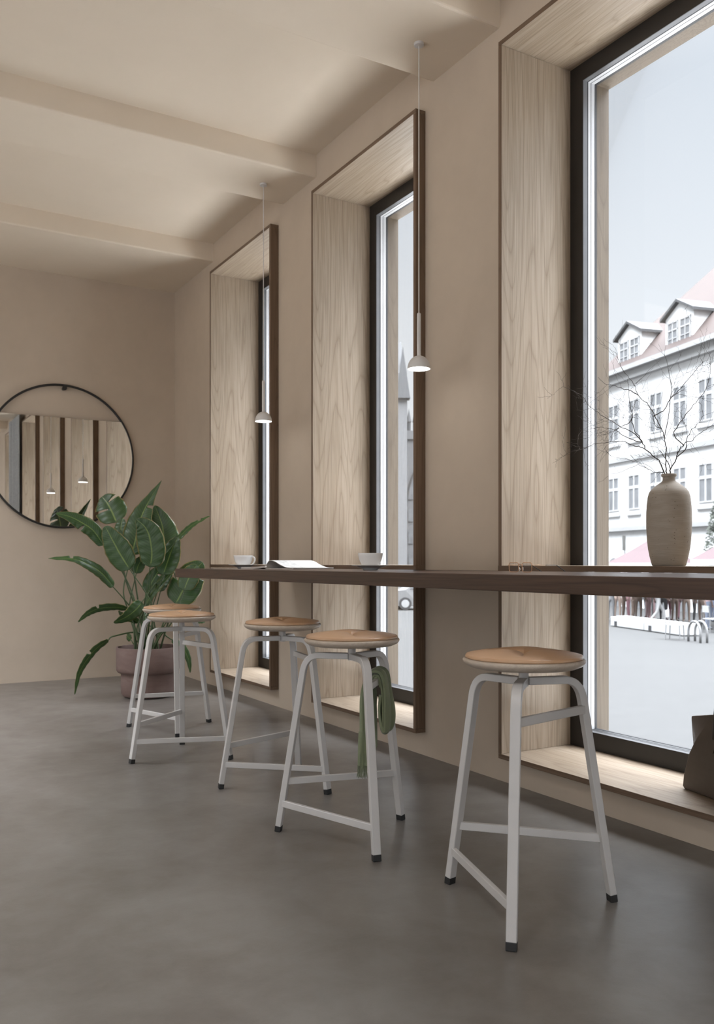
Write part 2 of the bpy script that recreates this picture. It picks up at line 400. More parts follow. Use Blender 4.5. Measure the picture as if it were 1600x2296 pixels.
# ================================================================== MIRROR
mr = empty('wall_mirror', (1.685, YF, 2.004), label='round black ring mirror on the far wall, glass only in its lower part', cat='mirror')
RM = .636
bm = NB(); tube(bm, [(RM*math.cos(a), -.028, RM*math.sin(a)) for a in (2*math.pi*k/128 for k in range(128))], .0105, 10, closed=True); obj('ring_frame', bm, M['black_steel'], mr, smooth='all')
bm = NB(); zc = .345; a0 = math.asin(zc/(RM-.006)); pts = []
for k in range(97):
    a = math.pi - a0 + (math.pi + 2*a0)*k/96; pts.append(((RM-.006)*math.cos(a), (RM-.006)*math.sin(a)))
fr = [bm.verts.new((x, -.034, z)) for x, z in pts]; bk = [bm.verts.new((x, -.024, z)) for x, z in pts]
bm.faces.new(fr); bm.faces.new(bk[::-1])
for i in range(len(fr)): bm.faces.new((fr[i], bk[i], bk[(i+1) % len(fr)], fr[(i+1) % len(fr)]))
obj('mirror_glass', bm, M['mirror'], mr)
bm = NB(); lathe(bm, [(0, 0), (.0135, 0), (.0135, .055), (.0205, .056), (.0205, .066), (0, .066)], 32); bm.transform(Matrix.Rotation(R(90), 4, 'X')); bm.transform(Matrix.Translation((.015, 0, RM-.030)))
obj('wall_peg', bm, M['black_steel'], mr, smooth=40)

# ================================================================== POTTED PLANT
def leafmat():
    t = MT('strelitzia_leaf'); uv = t.n('ShaderNodeUVMap'); sp = t.n('ShaderNodeSeparateXYZ'); t.link(uv.outputs[0], sp.inputs[0])
    av = t.math('ABSOLUTE', sp.outputs['Y'])
    # side veins run out and forward from the midrib
    ph = t.math('SUBTRACT', t.math('MULTIPLY', sp.outputs['X'], 150.0), t.math('MULTIPLY', av, 14.0))
    nz = t.noise(t.coords((1, 1, 1)), 6, 3)
    ph = t.math('ADD', ph, t.math('MULTIPLY', nz, 9.0))
    vein = t.math('MULTIPLY', t.math('ADD', t.math('SINE', ph), 1.0), .5)
    base = t.ramp(vein, [(.0, (.020, .050, .014)), (.4, (.028, .066, .019)), (1, (.040, .086, .026))])
    base = t.mix(t.math('MULTIPLY', nz, .45), base, (.045, .10, .02, 1))
    mid = t.ramp(av, [(0, (1,)*3), (.035, (1,)*3), (.06, (0,)*3)]); base = t.mix(mid, base, (.16, .23, .06, 1))
    wob = t.math('ADD', av, t.math('MULTIPLY', t.noise(t.coords(), 60, 2), .06))
    edge = t.ramp(wob, [(0, (0,)*3), (.955, (0,)*3), (1.0, (1,)*3)]); base = t.mix(edge, base, (.20, .15, .045, 1))
    t.base(base); t.set(Roughness=.34, Specular_IOR_Level=.5); t.bump(vein, .13, .002)
    return t.m
M['leaf'] = leafmat()
M['stem'] = plain('green_petiole', (.045, .075, .025), .45, var=.2)
M['soil'] = plain('dark_soil', (.02, .014, .010), .95, var=.5, scale=60, bump=.5)
def potmat():
    t = MT('purple_brown_clay'); v = t.coords((1, 1, 2.4)); a = t.noise(v, 5, 5, .6, .8); b = t.noise(v, 2, 3)
    f = t.math('ADD', t.math('MULTIPLY', a, .6), t.math('MULTIPLY', b, .4))
    t.base(t.ramp(f, [(.32, (.125, .080, .068)), (.5, (.165, .110, .096)), (.7, (.215, .155, .138))])); t.set(Roughness=.8); t.bump(a, .12, .004); return t.m
M['pot'] = potmat()
PC = Vector((2.07, 6.78, 0))
pl = empty('potted_plant', PC, label='tall leafy plant in a purple brown two-tier pot in the far corner', cat='plant')
bm = NB()
lathe(bm, [(0, .002), (.165, .002), (.192, .010), (.205, .030), (.208, .06), (.208, .186), (.216, .188), (.232, .196), (.243, .212), (.245, .235), (.245, .385), (.243, .391), (.233, .391), (.231, .385), (.231, .33), (0, .33)], 96)
obj('pot', bm, M['pot'], pl, smooth=35)
bm = NB(); lathe(bm, [(0, .336), (.228, .336), (.2305, .331), (0, .331)], 48); obj('soil', bm, M['soil'], pl)
def cp(x, y): return (x/3.062, 850 + y/3.062)
D0 = (PC.x*FW.x + PC.y*FW.y)
# midrib (crop px, base -> tip), half width px, depth offset at base and tip (m, + is away), twist towards depth, slits
LEAVES = [
 ([(905,1210),(935,1080),(965,960),(1020,840),(1108,697)], 122, .05, .18, .1, 1, .55),
 ([(800,985),(770,915),(735,850),(700,808)], 118, .14, .22, -.15, 2),
 ([(1160,1235),(1128,1120),(1112,1000),(1062,868)], 122, .16, .22, -.1, 0, .2),
 ([(1030,1292),(1042,1200),(1025,1080),(990,1010),(936,965)], 98, -.10, -.16, -.1, 0, .1),
 ([(892,1308),(830,1210),(780,1120),(722,1010)], 94, -.12, -.16, .1, 0, .0),
 ([(712,1142),(640,1040),(560,985),(480,945),(383,922)], 58, -.05, -.20, -.35, 1),
 ([(778,1428),(700,1335),(610,1275),(500,1235),(332,1232)], 44, -.10, -.32, -.75, 1),
 ([(1213,1112),(1262,1052),(1330,995),(1440,940)], 32, .05, .14, .7, 1),
 ([(1120,1345),(1150,1255),(1185,1160),(1222,1085)], 84, .0, .05, .2, 0),
 ([(1205,1545),(1262,1440),(1325,1330),(1390,1258)], 122, .02, .10, .1, 2),
 ([(1262,1452),(1290,1380),(1325,1315),(1350,1275)], 76, -.08, -.05, .2, 0),
 ([(1015,1472),(1040,1400),(1080,1330),(1110,1295)], 62, .12, .18, -.2, 1),
 ([(1000,1560),(1040,1470),(1100,1405),(1185,1320)], 44, -.04, .02, .6, 0),
 ([(880,1580),(790,1565),(680,1575),(600,1610),(535,1668)], 34, -.16, -.36, .7, 1),
 ([(975,1530),(935,1580),(870,1630),(780,1672)], 58, -.12, -.24, .7, 0),
 ([(745,1790),(660,1850),(590,1935),(540,2030),(512,2166)], 30, -.10, -.26, .8, 1),
 ([(1180,1790),(1250,1840),(1292,1920),(1305,2016)], 30, .06, .02, .6, 1),
 ([(935,1335),(945,1290),(965,1250),(985,1215)], 50, .10, .12, .0, 0),
 ([(835,1110),(830,1050),(832,1000),(842,955)], 56, .10, .14, .1, 0),
 ([(990,1660),(985,1620),(985,1590)], 26, .0, .03, .2, 0),
 ([(955,1668),(900,1645),(850,1625),(815,1590)], 36, -.02, -.10, .5, 0),
 ([(1100,1460),(1115,1400),(1150,1345),(1190,1310)], 55, .10, .15, .5, 0),
 ([(1330,1650),(1370,1660),(1405,1672)], 22, .02, .02, .6, 0),
 ([(900,1790),(880,1770),(870,1760)], 30, .02, .05, .4, 0),
]
WP = 3.062
def leaf(k, pts, hw, d0, d1, tw, slits, point=.12):
    rnd = random.Random(k*13+5)
    n = len(pts); P3 = []
    for i, (x, y) in enumerate(pts):
        px, py = cp(x, y); P3.append(at_d(px, py, D0 + d0 + (d1-d0)*(i/(n-1))) - PC)
    C = crom(P3, 10); N = len(C)-1
    W = hw/WP*D0/FPX
    st = NB(); base = Vector(C[0]); ang = rnd.uniform(0, 6.28)
    root = Vector((.07*math.cos(ang) + base.x*.12, .07*math.sin(ang) + base.y*.12, .334))
    T0 = (C[1]-C[0]).normalized(); ctrl = base - T0*min(.30, (base-root).length*.45)
    sp = [root + (ctrl-root)*0, root*.55 + ctrl*.45 + Vector((0, 0, .03)), ctrl, base] if base.z > .5 else [root, root + Vector((base.x*.3, base.y*.3, .16)), base - T0*.05, base]
    path = crom(sp, 8); m = len(path)
    tube(st, path + [C[int(N*.12)]], [.0085 - .0048*i/m for i in range(m)] + [.0025], 8)
    # blade
    bm = NB(); uvl = bm.loops.layers.uv.new('UVMap'); NV = 6; rows = []
    TT = frames(C); sl = [int(N*rnd.uniform(.25, .85)) for _ in range(slits)]; ss = [rnd.choice((-1, 1)) for _ in range(slits)]
    for i, p in enumerate(C):
        s = i/N; prof = (math.sin(math.pi*min(1, (s*.97+.03))**.72))**.62 if 0 < s < 1 else 0.0
        prof = max(prof*(1-s)**point, .02)
        t = TT[i]; side = t.cross(FW).normalized(); nrm = side.cross(t).normalized()
        lat = (side*math.cos(tw) + nrm*math.sin(tw)).normalized(); nn = lat.cross(t).normalized()
        row = []
        for j in range(-NV, NV+1):
            v = j/NV; w = W*prof*v; sg = 1 if v > 0 else -1
            w *= 1 + .015*math.sin(i*1.1 + k + sg)
            fold = .22*abs(w) - .9*w*w/max(W, .01)*.35 + .0022*math.sin(i*1.3+v*2)*abs(v)
            row.append(bm.verts.new(p + lat*w - nn*fold*(1 if nn.dot(FW) > 0 else -1) + t*abs(w)*.18))
        rows.append(row)
    for i in range(N):
        for j in range(2*NV):
            skip = any(i == a and (j >= NV+1 if sgn > 0 else j < NV-1) for a, sgn in zip(sl, ss))
            if skip: continue
            f = bm.faces.new((rows[i][j], rows[i+1][j], rows[i+1][j+1], rows[i][j+1]))
            for l, (a, b) in zip(f.loops, ((i, j), (i+1, j), (i+1, j+1), (i, j+1))): l[uvl].uv = (a/N, (b-NV)/NV)
    # slits spread open a little
    for a, sgn in zip(sl, ss):
        for j in range(NV+2, 2*NV+1) if sgn > 0 else range(0, NV-1):
            q = abs(j-NV)/NV; rows[a+1][j].co += TT[a]*.008*q; rows[a][j].co -= TT[a]*.006*q
    loose = [v for v in bm.verts if not v.link_faces]; bmesh.ops.delete(bm, geom=loose, context='VERTS')
    so = obj('stem', st, M['stem'], pl, smooth='all')
    lo = obj('leaf', bm, M['leaf'], so, smooth='all')
    md = lo.modifiers.new('solid', 'SOLIDIFY'); md.thickness = .0012; md.offset = 0
for k, a in enumerate(LEAVES): leaf(k, *a)

# ================================================================== VASE AND BRANCHES ON THE LEDGE
def vasemat():
    t = MT('rough_grey_stoneware'); v = t.coords((1, 1, 4)); a = t.noise(v, 9, 5, .6); b = t.noise(t.coords((1, 1, 14)), 20, 3)
    f = t.math('ADD', t.math('MULTIPLY', a, .6), t.math('MULTIPLY', b, .4))
    c = t.ramp(f, [(.3, (.255, .222, .187)), (.7, (.335, .298, .256))])
    vo = t.n('ShaderNodeTexVoronoi'); t.link(t.coords((1, 1, 1.6)), vo.inputs['Vector']); vo.inputs['Scale'].default_value = 70
    pits = t.math('MULTIPLY', t.ramp(vo.outputs['Distance'], [(.0, (1,)*3), (.12, (1,)*3), (.2, (0,)*3)]), t.ramp(t.noise(t.coords(), 30, 2), [(.52, (0,)*3), (.6, (1,)*3)]))
    t.base(t.mix(pits, c, (.12, .09, .07, 1))); t.set(Roughness=.85, Specular_IOR_Level=.3); t.bump(t.math('SUBTRACT', f, pits), .25, .003); return t.m
M['vase'] = vasemat()
VP = Vector((2.85, 2.39, 1.037)); DV = VP.x*FW.x + VP.y*FW.y; S = DV/FPX
bm = NB()
prof = [(0, 0)] + [(r*S, z*S) for r, z in ((34, 0), (36.2, 2), (38, 8), (41, 20), (44.5, 38), (46.6, 56), (48, 78), (48.6, 100), (48.4, 122), (47.2, 140), (45.2, 156), (42.6, 165), (38, 171.5), (31, 178), (23, 184), (16.5, 188.5), (14, 191), (13.4, 194), (13.4, 199), (14.6, 200.4), (16.2, 201), (16.4, 202), (16.4, 206), (15.8, 206.6), (12.6, 206.6), (11.8, 205), (11.6, 192), (16, 186), (38, 165), (43, 100), (38, 20), (30, 6))] + [(0, 6*S)]
lathe(bm, prof, 72)
obj('vase', bm, M['vase'], None, smooth=50, loc=VP, label='tall rough grey stoneware vase standing on the ledge of the nearest window', cat='vase')
M['twig'] = plain('dark_dry_twig', (.045, .036, .029), .8, var=.3)
def cq(x, y): return (1260 + x/4.706, 760 + y/4.706)
PLX = VP.x
def pt3(x, y, dx): return at_x(*cq(x, y), PLX + dx)
def grow(bm, pts, r0, r1, rnd, level, n=4, dens=.5):
    C = crom(pts, n); N = len(C); J = []
    for i, p in enumerate(C):
        J.append(p + Vector((rnd.gauss(0, 1), rnd.gauss(0, 1), rnd.gauss(0, 1)))*(.0014 if i > 1 else 0))
    tube(bm, J, [r0 + (r1-r0)*(i/(N-1))**.7 for i in range(N)], 6 if r0 > .0012 else 4)
    if level <= 0: return
    side = 1
    for i in range(max(2, N//4), N):
        if rnd.random() > dens: continue
        t = (J[i]-J[i-1]).normalized(); side = -side if rnd.random() < .75 else side
        ax = Vector((1, 0, 0)) + Vector((rnd.gauss(0, .2), rnd.gauss(0, .25), rnd.gauss(0, .25)))
        d = Matrix.Rotation(side*R(rnd.uniform(20, 50)), 3, ax) @ t
        L = rnd.uniform(.07, .17)*(1 if level > 1 else .55)
        pp = [J[i]]; dd = d; bend = rnd.gauss(0, .12)
        for s_ in range(5):
            dd = (dd + Vector((rnd.gauss(0, .06), bend + rnd.gauss(0, .10), rnd.gauss(.03, .10)))).normalized(); nx = pp[-1] + dd*L/5
            nx.x = min(max(nx.x, 2.62), 3.06); nx.y = min(max(nx.y, 1.9), 3.17); pp.append(nx)
        rr = r0 + (r1-r0)*(i/(N-1))**.7
        grow(bm, pp, max(rr*.5, .0006), .00035, rnd, level-1, 2, .20)
BR = [ # traced main stems of each branch, crop px, x offset of the plane start/end
 ('thick forked branch rising to the upper left from the vase', 3, 0, .02, [[(1075,1425),(1040,1320),(1000,1270),(900,1180),(840,1080),(770,980),(735,880),(735,800),(710,670),(700,520),(690,420)], [(840,1080),(770,1010),(700,960),(620,930),(560,895),(480,845),(400,790),(320,735),(260,680),(200,590),(90,540),(0,500)], [(900,1180),(820,1140),(740,1120),(640,1080),(520,1085),(420,1100),(330,1110),(220,1160),(90,1190),(10,1240)], [(840,1090),(760,1070),(660,1030),(560,965),(470,940),(380,930),(300,960)],[(740,830),(680,900),(600,930),(540,980),(515,1080)]]),
 ('central branch with a looping fork standing highest in the vase', 11, .010, .09, [[(1105,1425),(1090,1330),(1092,1150),(1075,1040),(1045,950),(985,920),(955,810),(965,690)], [(1045,950),(1000,860),(950,760),(890,680),(800,590),(760,480),(690,390),(640,330),(600,250),(570,150)], [(960,815),(1060,760),(1110,680),(1160,600),(1230,540),(1290,470),(1370,380),(1430,300),(1500,230)], [(800,590),(720,545),(650,525),(560,495),(450,470),(380,410)],[(1075,1040),(1110,880),(1130,700),(1150,520),(1120,330),(1070,150)]]),
 ('slender branch leaning right out of the vase', 23, -.010, -.09, [[(1138,1425),(1140,1370),(1200,1270),(1215,1200),(1280,1120),(1370,1060),(1440,1000),(1540,940),(1600,890)], [(1215,1240),(1300,1160),(1310,1060),(1370,960),(1440,880),(1490,800)], [(1140,1370),(1100,1280),(1040,1190),(990,1140)],[(1280,1120),(1180,1010),(1240,890),(1330,760),(1430,640),(1530,500),(1560,250)]]),
 ('thin low twig spreading sideways just above the vase rim', 37, -.006, -.12, [[(1062,1424),(1058,1408),(980,1408),(900,1370),(800,1335),(700,1365),(600,1410),(510,1425)], [(900,1370),(820,1320),(720,1280),(640,1260),(540,1250),(470,1200)],[(980,1408),(900,1330),(780,1290),(710,1200)]]),
]
for lab, seed, dx0, dx1, paths in BR:
    rnd = random.Random(seed); bm = NB()
    for pi, pth in enumerate(paths):
        n = len(pth); P3 = [pt3(x, y, dx0 + (dx1-dx0)*min(1, max(0, (1425-y)/900)) + (pi-1)*.03*i/(n-1)*(pi > 0)) for i, (x, y) in enumerate(pth)]
        if pi == 0:
            P3 = [P3[0]*.35 + (VP + Vector((0, 0, .25)))*.65] + P3
        for p in P3: p.x = min(max(p.x, 2.62), 3.06); p.y = min(max(p.y, 1.9), 3.17)
        low = seed == 37
        grow(bm, P3, (.0036 if pi == 0 else .0022)*(.45 if low else 1), .0007, rnd, 1 if low else 2, 4, .26 if low else .40)
    obj('dry_branch', bm, M['twig'], None, smooth='all', label=lab, cat='branch', group='dry branches in the vase')

# ================================================================== CUPS, MAGAZINE, GLASSES
def make_saucer():
    bm = NB(); lathe(bm, [(0, .0), (.032, .0), (.036, .001), (.040, .008), (.060, .0155), (.085, .0225), (.0965, .0255), (.097, .0265), (.0955, .0268), (.082, .0245), (.055, .0175), (.038, .0125), (0, .0125)], 72)
    return obj('saucer', bm, M['porcelain'], smooth=50)
def make_cup(hang):
    r = empty('coffee_cup', rz=hang)
    bm = NB(); lathe(bm, [(0, 0), (.034, 0), (.036, .0015), (.038, .006), (.046, .018), (.053, .031), (.0585, .046), (.0620, .062), (.0635, .0735), (.0632, .0745), (.0620, .0745), (.0602, .062), (.0565, .046), (.050, .030), (.040, .014), (0, .010)], 72)
    obj('bowl', bm, M['porcelain'], r, smooth=60)
    pts = crom([(.0605, 0, .062), (.072, 0, .0655), (.083, 0, .060), (.0865, 0, .045), (.080, 0, .028), (.066, 0, .014), (.046, 0, .0095)], 6)
    bm = NB(); sweep_rect(bm, pts, (0, 1, 0), .011, .0065); h = obj('handle', bm, M['porcelain'], r, smooth=60); bevel(h, .0025, 3)
    return r
Z = ZBT
d2, d1 = 4.45, 5.80
p2 = at_d(830, 1275, d2); p1 = at_d(545, 1275, d1)
s2 = make_saucer(); s2.location = (p2.x, p2.y, Z); tag(s2, 'white saucer under the cup at the middle window', 'saucer', 'saucers on the counter')
s1 = s2.copy(); COL.objects.link(s1); s1.location = (p1.x, p1.y, Z); tag(s1, 'white saucer near the far end of the counter, left of the magazine', 'saucer', 'saucers on the counter')
c2 = make_cup(R(25)); c2.location = (p2.x, p2.y, Z + .0128); tag(c2, 'white cup with its handle turned away, in front of the middle window', 'cup', 'cups on the counter')
c1 = copy_tree(c2); c1.location = (p1.x, p1.y, Z + .0128); c1.rotation_euler = (0, 0, R(-52)); tag(c1, 'white cup with handle showing on its right, left of the magazine', 'cup', 'cups on the counter')
# open magazine
def pagemat():
    t = MT('printed_page'); uv = t.n('ShaderNodeUVMap'); sp = t.n('ShaderNodeSeparateXYZ'); t.link(uv.outputs[0], sp.inputs[0])
    def inside(c, a, b): return t.math('MULTIPLY', t.math('GREATER_THAN', c, a), t.math('LESS_THAN', c, b))
    u, v = sp.outputs['X'], sp.outputs['Y']
    nz = t.noise(uv.outputs[0], 9, 5, .6)
    pic = t.math('MULTIPLY', inside(u, .12, .92), inside(v, .05, .42)); sm = t.math('MULTIPLY', inside(u, .1, .35), inside(v, .62, .8))
    lines = t.math('MULTIPLY', t.math('GREATER_THAN', t.math('SINE', t.math('MULTIPLY', u, 170.0)), .3), t.math('MULTIPLY', inside(u, .42, .9), inside(v, .55, .9)))
    c = t.mix(t.math('MULTIPLY', pic, t.ramp(nz, [(.38, (.55,)*3), (.65, (.1,)*3)])), (.80, .80, .79, 1), (.30, .30, .29, 1))
    c = t.mix(t.math('MULTIPLY', sm, t.ramp(nz, [(.45, (.5,)*3), (.6, (0,)*3)])), c, (.3, .3, .3, 1)); c = t.mix(t.math('MULTIPLY', lines, .18), c, (.4, .4, .4, 1))
    t.base(c); t.set(Roughness=.45); return t.m
M['page'] = pagemat(); M['paper'] = plain('paper_edge', (.50, .455, .42), .7, var=.15, scale=300)
sp_ = at_d(597, 1275, 5.30); w = (RT - FW).normalized(); ang = math.atan2(w.y, w.x)
mg = empty('magazine', (sp_.x, sp_.y, Z), ang, label='open magazine with a raised curling page lying on the counter', cat='magazine')
PW, PH = .25, .32
def sheet(prof, th):
    """prof = (x, z) polyline across the page; the sheet runs PH along +y"""
    bm = NB(); uvl = bm.loops.layers.uv.new('UVMap'); n = len(prof); T = frames([Vector((x, 0, z)) for x, z in prof]); A = []
    for (x, z), t in zip(prof, T):
        nv = Vector((-t.z, 0, t.x)); A.append([bm.verts.new((x + nv.x*s*th, yy, z + nv.z*s*th)) for yy in (0, PH) for s in (0, 1)])
    for i in range(n-1):
        a, b = A[i], A[i+1]
        for q, mi in (((a[1], b[1], b[3], a[3]), 0), ((a[0], a[2], b[2], b[0]), 1), ((a[0], b[0], b[1], a[1]), 1), ((a[2], a[3], b[3], b[2]), 1)):
            f = bm.faces.new(q); f.material_index = mi
            for l in f.loops:
                k = i if l.vert in a else i+1; l[uvl].uv = (k/(n-1), 0 if l.vert in (a[0], a[1], b[0], b[1]) and l.vert in (a[0], a[1], b[0], b[1]) else 1)
    for e in (A[0], A[-1]):
        f = bm.faces.new((e[0], e[1], e[3], e[2])); f.material_index = 1
    return bm
def smooth_prof(ps, n=8): return [(p.x, p.z) for p in crom([(x, 0, z) for x, z in ps], n)]
obj('left_pages', sheet(smooth_prof([(-PW, .0), (-.16, .0), (-.07, .004), (-.025, .008), (-.004, .002)]), .012), [M['page'], M['paper']], mg, smooth=50)
obj('right_pages', sheet(smooth_prof([(.001, .001), (.05, .0), (.14, .0), (PW, .0)]), .005), [M['page'], M['paper']], mg, smooth=50)
obj('raised_page', sheet(smooth_prof([(.003, .007), (.004, .026), (.020, .045), (.046, .050), (.085, .042), (.13, .024), (.18, .010), (.215, .0065), (PW+.004, .006)]), .0035), [M['page'], M['paper']], mg, smooth=50)
# eyeglasses
M['gold'] = plain('rose_gold_wire', (.55, .30, .16), .28, metal=.85, var=.03)
M['acetate'] = plain('black_acetate_tip', (.015, .013, .012), .3)
M['clear'] = plain('clear_nose_pad', (.75, .72, .68), .15)
gc = at_d(1166, 1283, 3.47); wx = (RT*.66 - FW*.75).normalized()
eg = empty('eyeglasses', (gc.x, gc.y, Z), math.atan2(wx.y, wx.x), label='thin rose gold wire eyeglasses standing on the counter at the nearest window', cat='glasses')
gw, gh = .047, .037           # lens size; local x = across, y = towards the temples
def lens_outline(cx):
    pts = []
    for sx, sz, a0_ in ((1, 1, 0), (-1, 1, 90), (-1, -1, 180), (1, -1, 270)):
        r = .006 if sz > 0 else .011
        for k in range(6):
            a = R(a0_ + 90*k/5); pts.append(Vector((cx + sx*(gw/2-r) + r*math.cos(a), 0, .0015 + gh/2 + sz*(gh/2-r) + r*math.sin(a))))
    return pts
fb = NB()
for cx in (-.0325, .0325):
    o = lens_outline(cx); tube(fb, o, .0011, 6, closed=True)
tube(fb, crom([(-.0105, 0, .027), (-.005, -.002, .032), (.005, -.002, .032), (.0105, 0, .027)], 5), .0011, 6)
for s in (-1, 1): tube(fb, [(s*.056, 0, .028), (s*.062, .001, .029), (s*.063, .006, .029)], .0012, 6)
obj('frame_front', fb, M['gold'], eg, smooth='all')
for cx in (-.0325, .0325):
    bm = NB(); o = lens_outline(cx); a = [bm.verts.new(p + Vector((0, -.0006, 0))) for p in o]; b = [bm.verts.new(p + Vector((0, .0006, 0))) for p in o]
    bm.faces.new(a); bm.faces.new(b[::-1])
    for i in range(len(o)): bm.faces.new((a[i], b[i], b[(i+1) % len(o)], a[(i+1) % len(o)]))
    obj('lens', bm, M['lens'], eg)
for s in (-1, 1):
    bm = NB(); tube(bm, [(s*.0085, .004, .006), (s*.0075, .006, .012), (s*.009, .004, .020)], [.0022, .003, .0018], 8); obj('nose_pad', bm, M['clear'], eg, smooth='all')
    bm = NB(); tube(bm, [(s*.063, .006, .029), (s*.063, .08, .029)], .0010, 6); tm = obj('temple', bm, M['gold'], eg, smooth='all')
    bm = NB(); tube(bm, crom([(s*.063, .078, .029), (s*.063, .145, .0285), (s*.062, .160, .0255), (s*.060, .215, .0025)], 5), [.0011]*8+[.0017]*8, 8); obj('temple_tip', bm, M['acetate'], tm, smooth='all', label='black temple tip')

# ================================================================== HANDBAG ON THE SILL
M['bag'] = plain('dark_taupe_leather', (.090, .068, .052), .55, var=.05, scale=40, bump=.05)
M['bag_strap'] = plain('dark_taupe_strap', (.060, .045, .036), .5, var=.05)
bg = empty('handbag', (2.887, 2.350, .1505), math.atan2(-.975, -.222), label='dark taupe leather tote bag standing on the sill of the nearest window', cat='bag')
# local x runs along the front (towards the camera side), local y towards the glass
BW, BD = .42, .15
bm = NB(); rows = []
for z, s0, lean, dep, wing in ((0, .004, 0, BD-.02, .0), (.012, -.002, -.003, BD, -.004), (.055, .001, .0, BD, -.014), (.14, .026, .004, BD-.01, -.026), (.21, .065, .010, BD-.03, -.028), (.27, .110, .017, BD-.05, -.027), (.318, .142, .022, BD-.062, -.022)):
    wz = z if z < .28 else .283
    rows.append([bm.verts.new(p) for p in ((s0, lean, z), (BW-s0, lean, z), (BW-wing, (lean+dep)/2, wz), (BW-s0, dep, z), (s0, dep, z), (wing, (lean+dep)/2, wz))])
for a, b in zip(rows, rows[1:]):
    for i in range(6): bm.faces.new((a[i], a[(i+1) % 6], b[(i+1) % 6], b[i]))
bm.faces.new(rows[0][::-1]); bm.faces.new(rows[-1])
# depth goes to the glass side
def flipy(b):
    for v in b.verts: v.co.y *= BAGY
BAGY = 1
bdir = Vector((math.cos(bg.rotation_euler.z + math.pi/2), math.sin(bg.rotation_euler.z + math.pi/2)))
if bdir.x < 0: BAGY = -1
flipy(bm); bevel(obj('bag_body', bm, M['bag'], bg, smooth=25), .004, 3)
for yy in (-.002, BD-.045):
    bm = NB(); tube(bm, crom([(.160, yy+.012, .225), (.166, yy+.016, .32), (.180, yy+.02, .41), (.21, yy+.022, .452), (.24, yy+.02, .41), (.254, yy+.016, .32), (.260, yy+.012, .225)], 6), .0062, 10); flipy(bm)
    hd = obj('handle', bm, M['bag_strap'], bg, smooth='all')
    for xx in (.160, .260):
        bm = NB(); o = [(xx-.011, .19), (xx-.007, .175), (xx, .171), (xx+.007, .175), (xx+.011, .19), (xx+.010, .25), (xx-.010, .25)]
        yb = yy + .004
        a = [bm.verts.new((x, yb + .024*(z-.17)/.08*.35, z)) for x, z in o]; b = [bm.verts.new((x, yb + .006 + .024*(z-.17)/.08*.35, z)) for x, z in o]
        bm.faces.new(a); bm.faces.new(b[::-1])
        for i in range(len(o)): bm.faces.new((a[i], b[i], b[(i+1) % len(o)], a[(i+1) % len(o)]))
        flipy(bm); obj('handle_tab', bm, M['bag'], hd, smooth=30)

# ================================================================== SCARF OVER THE RAIL OF THE SECOND STOOL
def scarfmat(name, lace):
    t = MT(name); v = t.coords(); a = t.noise(v, 10, 3); g = t.noise(v, 700, 2, .6)
    t.base(t.ramp(a, [(.3, (.165, .188, .112)), (.7, (.195, .220, .135))])); t.set(Roughness=.9, Specular_IOR_Level=.15, Sheen_Weight=.25); t.bump(g, .2, .002)
    if lace:
        uv = t.n('ShaderNodeUVMap'); sp = t.n('ShaderNodeSeparateXYZ'); t.link(uv.outputs[0], sp.inputs[0])
        gx = t.math('GREATER_THAN', t.math('SINE', t.math('MULTIPLY', sp.outputs['X'], 2*math.pi*10)), .1); gy = t.math('GREATER_THAN', t.math('SINE', t.math('MULTIPLY', sp.outputs['Y'], 2*math.pi*64)), -.1)
        band = t.math('MULTIPLY', t.math('GREATER_THAN', sp.outputs['Y'], .60), t.math('LESS_THAN', sp.outputs['Y'], .86)); side = t.math('GREATER_THAN', sp.outputs['X'], .2)
        hole = t.math('MULTIPLY', t.math('MULTIPLY', gx, gy), t.math('MULTIPLY', band, side)); t.link(t.math('SUBTRACT', 1.0, hole), t.b.inputs['Alpha'])
    return t.m
M['scarf'] = scarfmat('sage_green_wool', False); M['scarf_lace'] = scarfmat('sage_green_openwork', True)
sc = Vector((1.683, 2.908, 0)); a1, a2 = R(137.1+120), R(137.1+240)
q1 = sc + LP(leg_r(.6)+.004, .6, a1); q2 = sc + LP(leg_r(.6)+.004, .6, a2); bdirv = (q2-q1).normalized()
nin = Vector((-bdirv.y, bdirv.x, 0)).normalized()
if nin.dot(sc - q1) < 0: nin = -nin
o0 = q1 + (q2-q1)*.52; o0.z = .6
sf = empty('scarf', o0, label='sage green fringed scarf draped over the rail of the second stool', cat='scarf')
